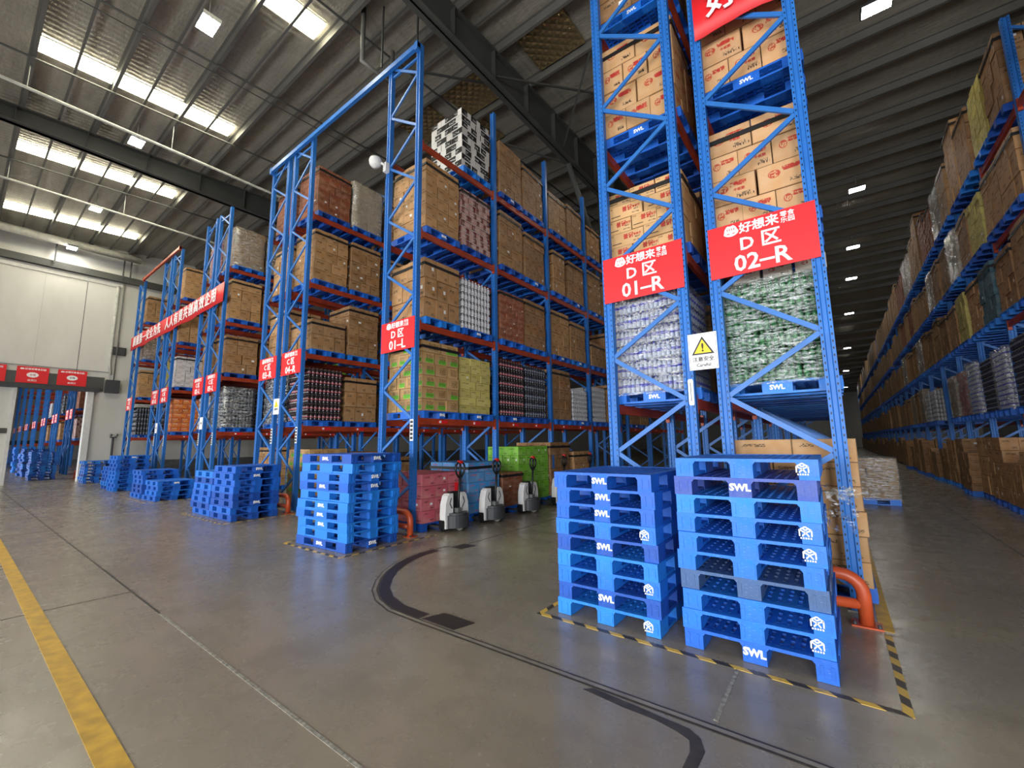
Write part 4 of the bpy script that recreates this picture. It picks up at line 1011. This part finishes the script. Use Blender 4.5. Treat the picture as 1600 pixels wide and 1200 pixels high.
# ------------------------------------------------------------------ post guards, tape
def guard(xa, xb, y, label, h=.42):
    t = thing('post_guard', label, 'guard', (0, 0, 0)); r = .055; pts = [(xa, y, .012), (xa, y, h-.16)]
    for k in range(1, 6): a = math.pi/2*k/5; pts.append((xa+.16*(1-math.cos(a)), y, h-.16+.16*math.sin(a)))
    for k in range(0, 5): a = math.pi/2*k/5; pts.append((xb-.16+.16*math.sin(a), y, h-.16+.16*math.cos(a)))
    pts += [(xb, y, h-.16), (xb, y, .012)]
    put('hoop', MB().tube(pts, r, 12).mesh('hoop', M['orange'], True), t)
    put('rail', MB().tube([(xa, y, .17), (xb, y, .17)], .045, 10).mesh('rail', M['orange'], True), t)
    for x in (xa, xb):
        p = put('base_plate', MB().box(-.11, .11, -.09, .09, 0, .012).mesh('base_plate', M['orange']), t, (x, y, 0))
        for sx in (-1, 1): put('bolt', MB().lathe([(.016, 0), (.016, .022), (.009, .03)], 6).mesh('bolt', M['dark']), p, (sx*.085, -.06, .012))
guard(-2.5, .06, 5.12, 'orange tube guard in front of the D 01-R and D 02-R posts')
guard(-7.75, -6.3, 5.2, 'orange tube guard at the foot of D 01-L')
guard(-13.8, -10.95, 5.22, 'orange tube guard at the feet of C 03-R and C 04-R')
guard(-19.6, -16.9, 5.25, 'orange tube guard at the feet of C 02-L and C 03-L')
guard(-30.3, -28.3, 5.25, 'orange tube guard at the foot of C 01-L')
guard(-34.0, -32.6, 4.4, 'orange tube guard just beyond the wall door')
def tape(pts, label):
    t = thing('hazard_tape', label, 'floor tape', (0, 0, 0))
    for (x0, y0), (x1, y1) in zip(pts, pts[1:]):
        wd = .05
        if abs(x1-x0) > abs(y1-y0): b = (min(x0,x1)-wd/2, max(x0,x1)+wd/2, y0-wd/2, y0+wd/2)
        else: b = (x0-wd/2, x0+wd/2, min(y0,y1)+wd/2, max(y0,y1)-wd/2)
        put('tape_strip', MB().box(*b, 0, .0025).mesh('tape_strip', M['stripe']), t)
tape([(-2.47, 4.2), (-2.47, 3.66), (.19, 3.66), (.19, 5.0)], 'black and yellow tape around the two nearest pallet stacks')
tape([(-7.75, 4.3), (-7.75, 3.66), (-6.02, 3.66), (-6.02, 5.6)], 'black and yellow tape around the stack by D 01-L')
tape([(-13.3, 4.3), (-13.3, 3.72), (-10.7, 3.72), (-10.7, 5.4)], 'black and yellow tape around the stacks by C 04-R')
tape([(-19.8, 4.3), (-19.8, 3.75), (-16.8, 3.75), (-16.8, 5.4)], 'black and yellow tape around the stacks by C 03-L')
yt = tag(put('floor_tape', MB().box(.14, .24, 5.05, 8.6, 0, .003).mesh('floor_tape', M['yellow'])), 'plain yellow floor strip running beside the D 02-R rack', 'floor tape')
# scrap of wrapping film caught on the near stack
sw = MB(); rs = random.Random(4)
for q in range(26):
    a = Vector((-.17+rs.uniform(0,.22), 4.72+rs.uniform(-.1,.12), 1.14+rs.uniform(-.22,.1)))
    p = [a]; 
    for _ in range(3): p.append(p[-1]+Vector((rs.uniform(-.04,.07), rs.uniform(-.04,.05), rs.uniform(-.07,.05))))
    wv = Vector((rs.uniform(-.03,.03), rs.uniform(-.02,.02), rs.uniform(.01,.04)))
    b = len(sw.v)
    for pt in p: sw.v += [tuple(pt), tuple(pt+wv)]
    for i in range(3): sw.face([b+2*i, b+2*i+2, b+2*i+3, b+2*i+1])
tag(put('film_scrap', sw.mesh('film_scrap', M['film'], True)), 'torn scrap of clear wrapping film between the near stack and the D 02-R post', 'film scrap')

# ------------------------------------------------------------------ pallet trucks
def bevel_box(mb, x0, x1, y0, y1, z0, z1, c, m=0):
    mb.prism([(y0+c, z0), (y1-c, z0), (y1, z0+c), (y1, z1-c), (y1-c, z1), (y0+c, z1), (y0, z1-c), (y0, z0+c)], 'x', x0, x1, m)
def truck_parts():
    P = {}
    fk = MB(); fk.prism([(-1.15, .05), (-1.15, .075), (-1.05, .095), (.0, .095), (.0, .05)], 'y', -.08, .08); fk.box(-1.0, -.86, -.05, .05, .003, .06)
    P['fork'] = fk.mesh('fork', M['dark'])
    b = MB(); b.prism([(-.32, .06), (-.27, .03), (.27, .03), (.32, .06), (.32, .20), (.26, .26), (-.26, .26), (-.32, .20)], 'x', -.04, .10)
    b.box(-.06, .04, -.28, .28, .1, .55)
    P['chassis'] = b.mesh('chassis', M['black'])
    sk = MB(); poly = [(.34*math.cos(a)*.62+.12, .26*math.sin(a)) for a in [math.pi*k/12-math.pi/2 for k in range(13)]]
    sk.prism([(.06, -.24)]+poly+[(.06, .24)], 'z', .07, .30)
    sk.prism([(.06, -.21)]+[(x-.02, y*.85) for x, y in poly]+[(.06, .21)], 'z', .30, .34)
    P['motor_skirt'] = sk.mesh('motor_skirt', M['dark'])
    for s, nm in ((-1, 'a'), (1, 'b')):
        c = MB(); pr = [(s*.30, .12), (s*.31, .3), (s*.30, .5), (s*.25, .66), (s*.2, .70), (s*.11, .70), (s*.11, .34), (s*.2, .30), (s*.21, .06), (s*.30, .06)]
        c.prism(pr, 'x', -.03, .13); P['cover_'+nm] = c.mesh('cover', M['white'])
        P['mark_'+nm] = MB().bar((.132, s*.16, .62), (.132, s*.2, .52), .02, .004, 0, (1,0,0)).bar((.132, s*.2, .52), (.132, s*.14, .42), .02, .004, 0, (1,0,0)).mesh('cover_mark', M['dark'])
    ce = MB(); ce.prism([(-.03, .1), (.09, .1), (.11, .3), (.08, .62), (.04, .72), (-.05, .72)], 'y', -.105, .105); P['battery_case'] = ce.mesh('battery_case', M['black'])
    P['tiller'] = MB().tube([(.14, 0, .30), (.17, 0, .62), (.20, 0, 1.02)], .024, 10).mesh('tiller', M['black'], True)
    P['bracket'] = MB().box(.08, .2, -.05, .05, .30, .42).mesh('bracket', M['steel'])
    lp = [(.20+.035*(z-.0), y, 1.02+z) for y, z in [(0,-.04),(.05,.0),(.1,.06),(.125,.14),(.115,.21),(.07,.255),(0,.27),(-.07,.255),(-.115,.21),(-.125,.14),(-.1,.06),(-.05,.0)]]
    P['handle'] = MB().tube(lp, .02, 10, 0, True).tube([(.2,0,1.0), (.21,0,1.29)], .022, 8).mesh('handle', M['black'], True)
    rb_ = MB(); bevel_box(rb_, .17, .24, -.04, .04, 1.265, 1.325, .012); P['stop_button'] = rb_.mesh('stop_button', M['redcap'])
    P['wheel'] = MB().lathe([(.0, -.035), (.09, -.035), (.1, -.02), (.1, .02), (.09, .035), (0, .035)], 18).mesh('wheel', M['pipegrey'], True)
    P['caster'] = MB().lathe([(.0, -.02), (.045, -.02), (.045, .02), (0, .02)], 12).mesh('caster', M['black'], True)
    return P
TP = truck_parts()
TL = ('in front of the pink cartons', 'in front of the light blue cartons', 'in front of the low brown cartons', 'half hidden behind the nine-high pallet stack', 'deepest in the aisle')
for i, (x, y) in enumerate(((-6.13, 6.1), (-6.1, 7.2), (-6.12, 8.6), (-6.12, 10.1), (-6.12, 11.6))):
    t = thing('pallet_truck', 'white and black electric pallet truck '+TL[i], 'pallet truck', (x, y, 0), RNG.uniform(-.04, .04), 'electric pallet trucks')
    for s in (-1, 1):
        put('fork', TP['fork'], t, (0, s*.19, 0)); put('caster', TP['caster'], t, (.02, s*.27, .046), (math.pi/2, 0, 0))
    for k in ('chassis', 'motor_skirt', 'battery_case', 'tiller', 'bracket', 'handle', 'stop_button'): put(k, TP[k], t)
    for k in 'ab':
        c = put('cover', TP['cover_'+k], t); put('cover_mark', TP['mark_'+k], c)
    put('wheel', TP['wheel'], t, (.2, 0, .101), (math.pi/2, 0, 0))
    if i == 0: put('tag_card', MB().box(.1, .104, -.05, .05, .74, .9).mesh('tag_card', M['red']), t)
print('OBJECTS', len(sc.objects), COUNT)
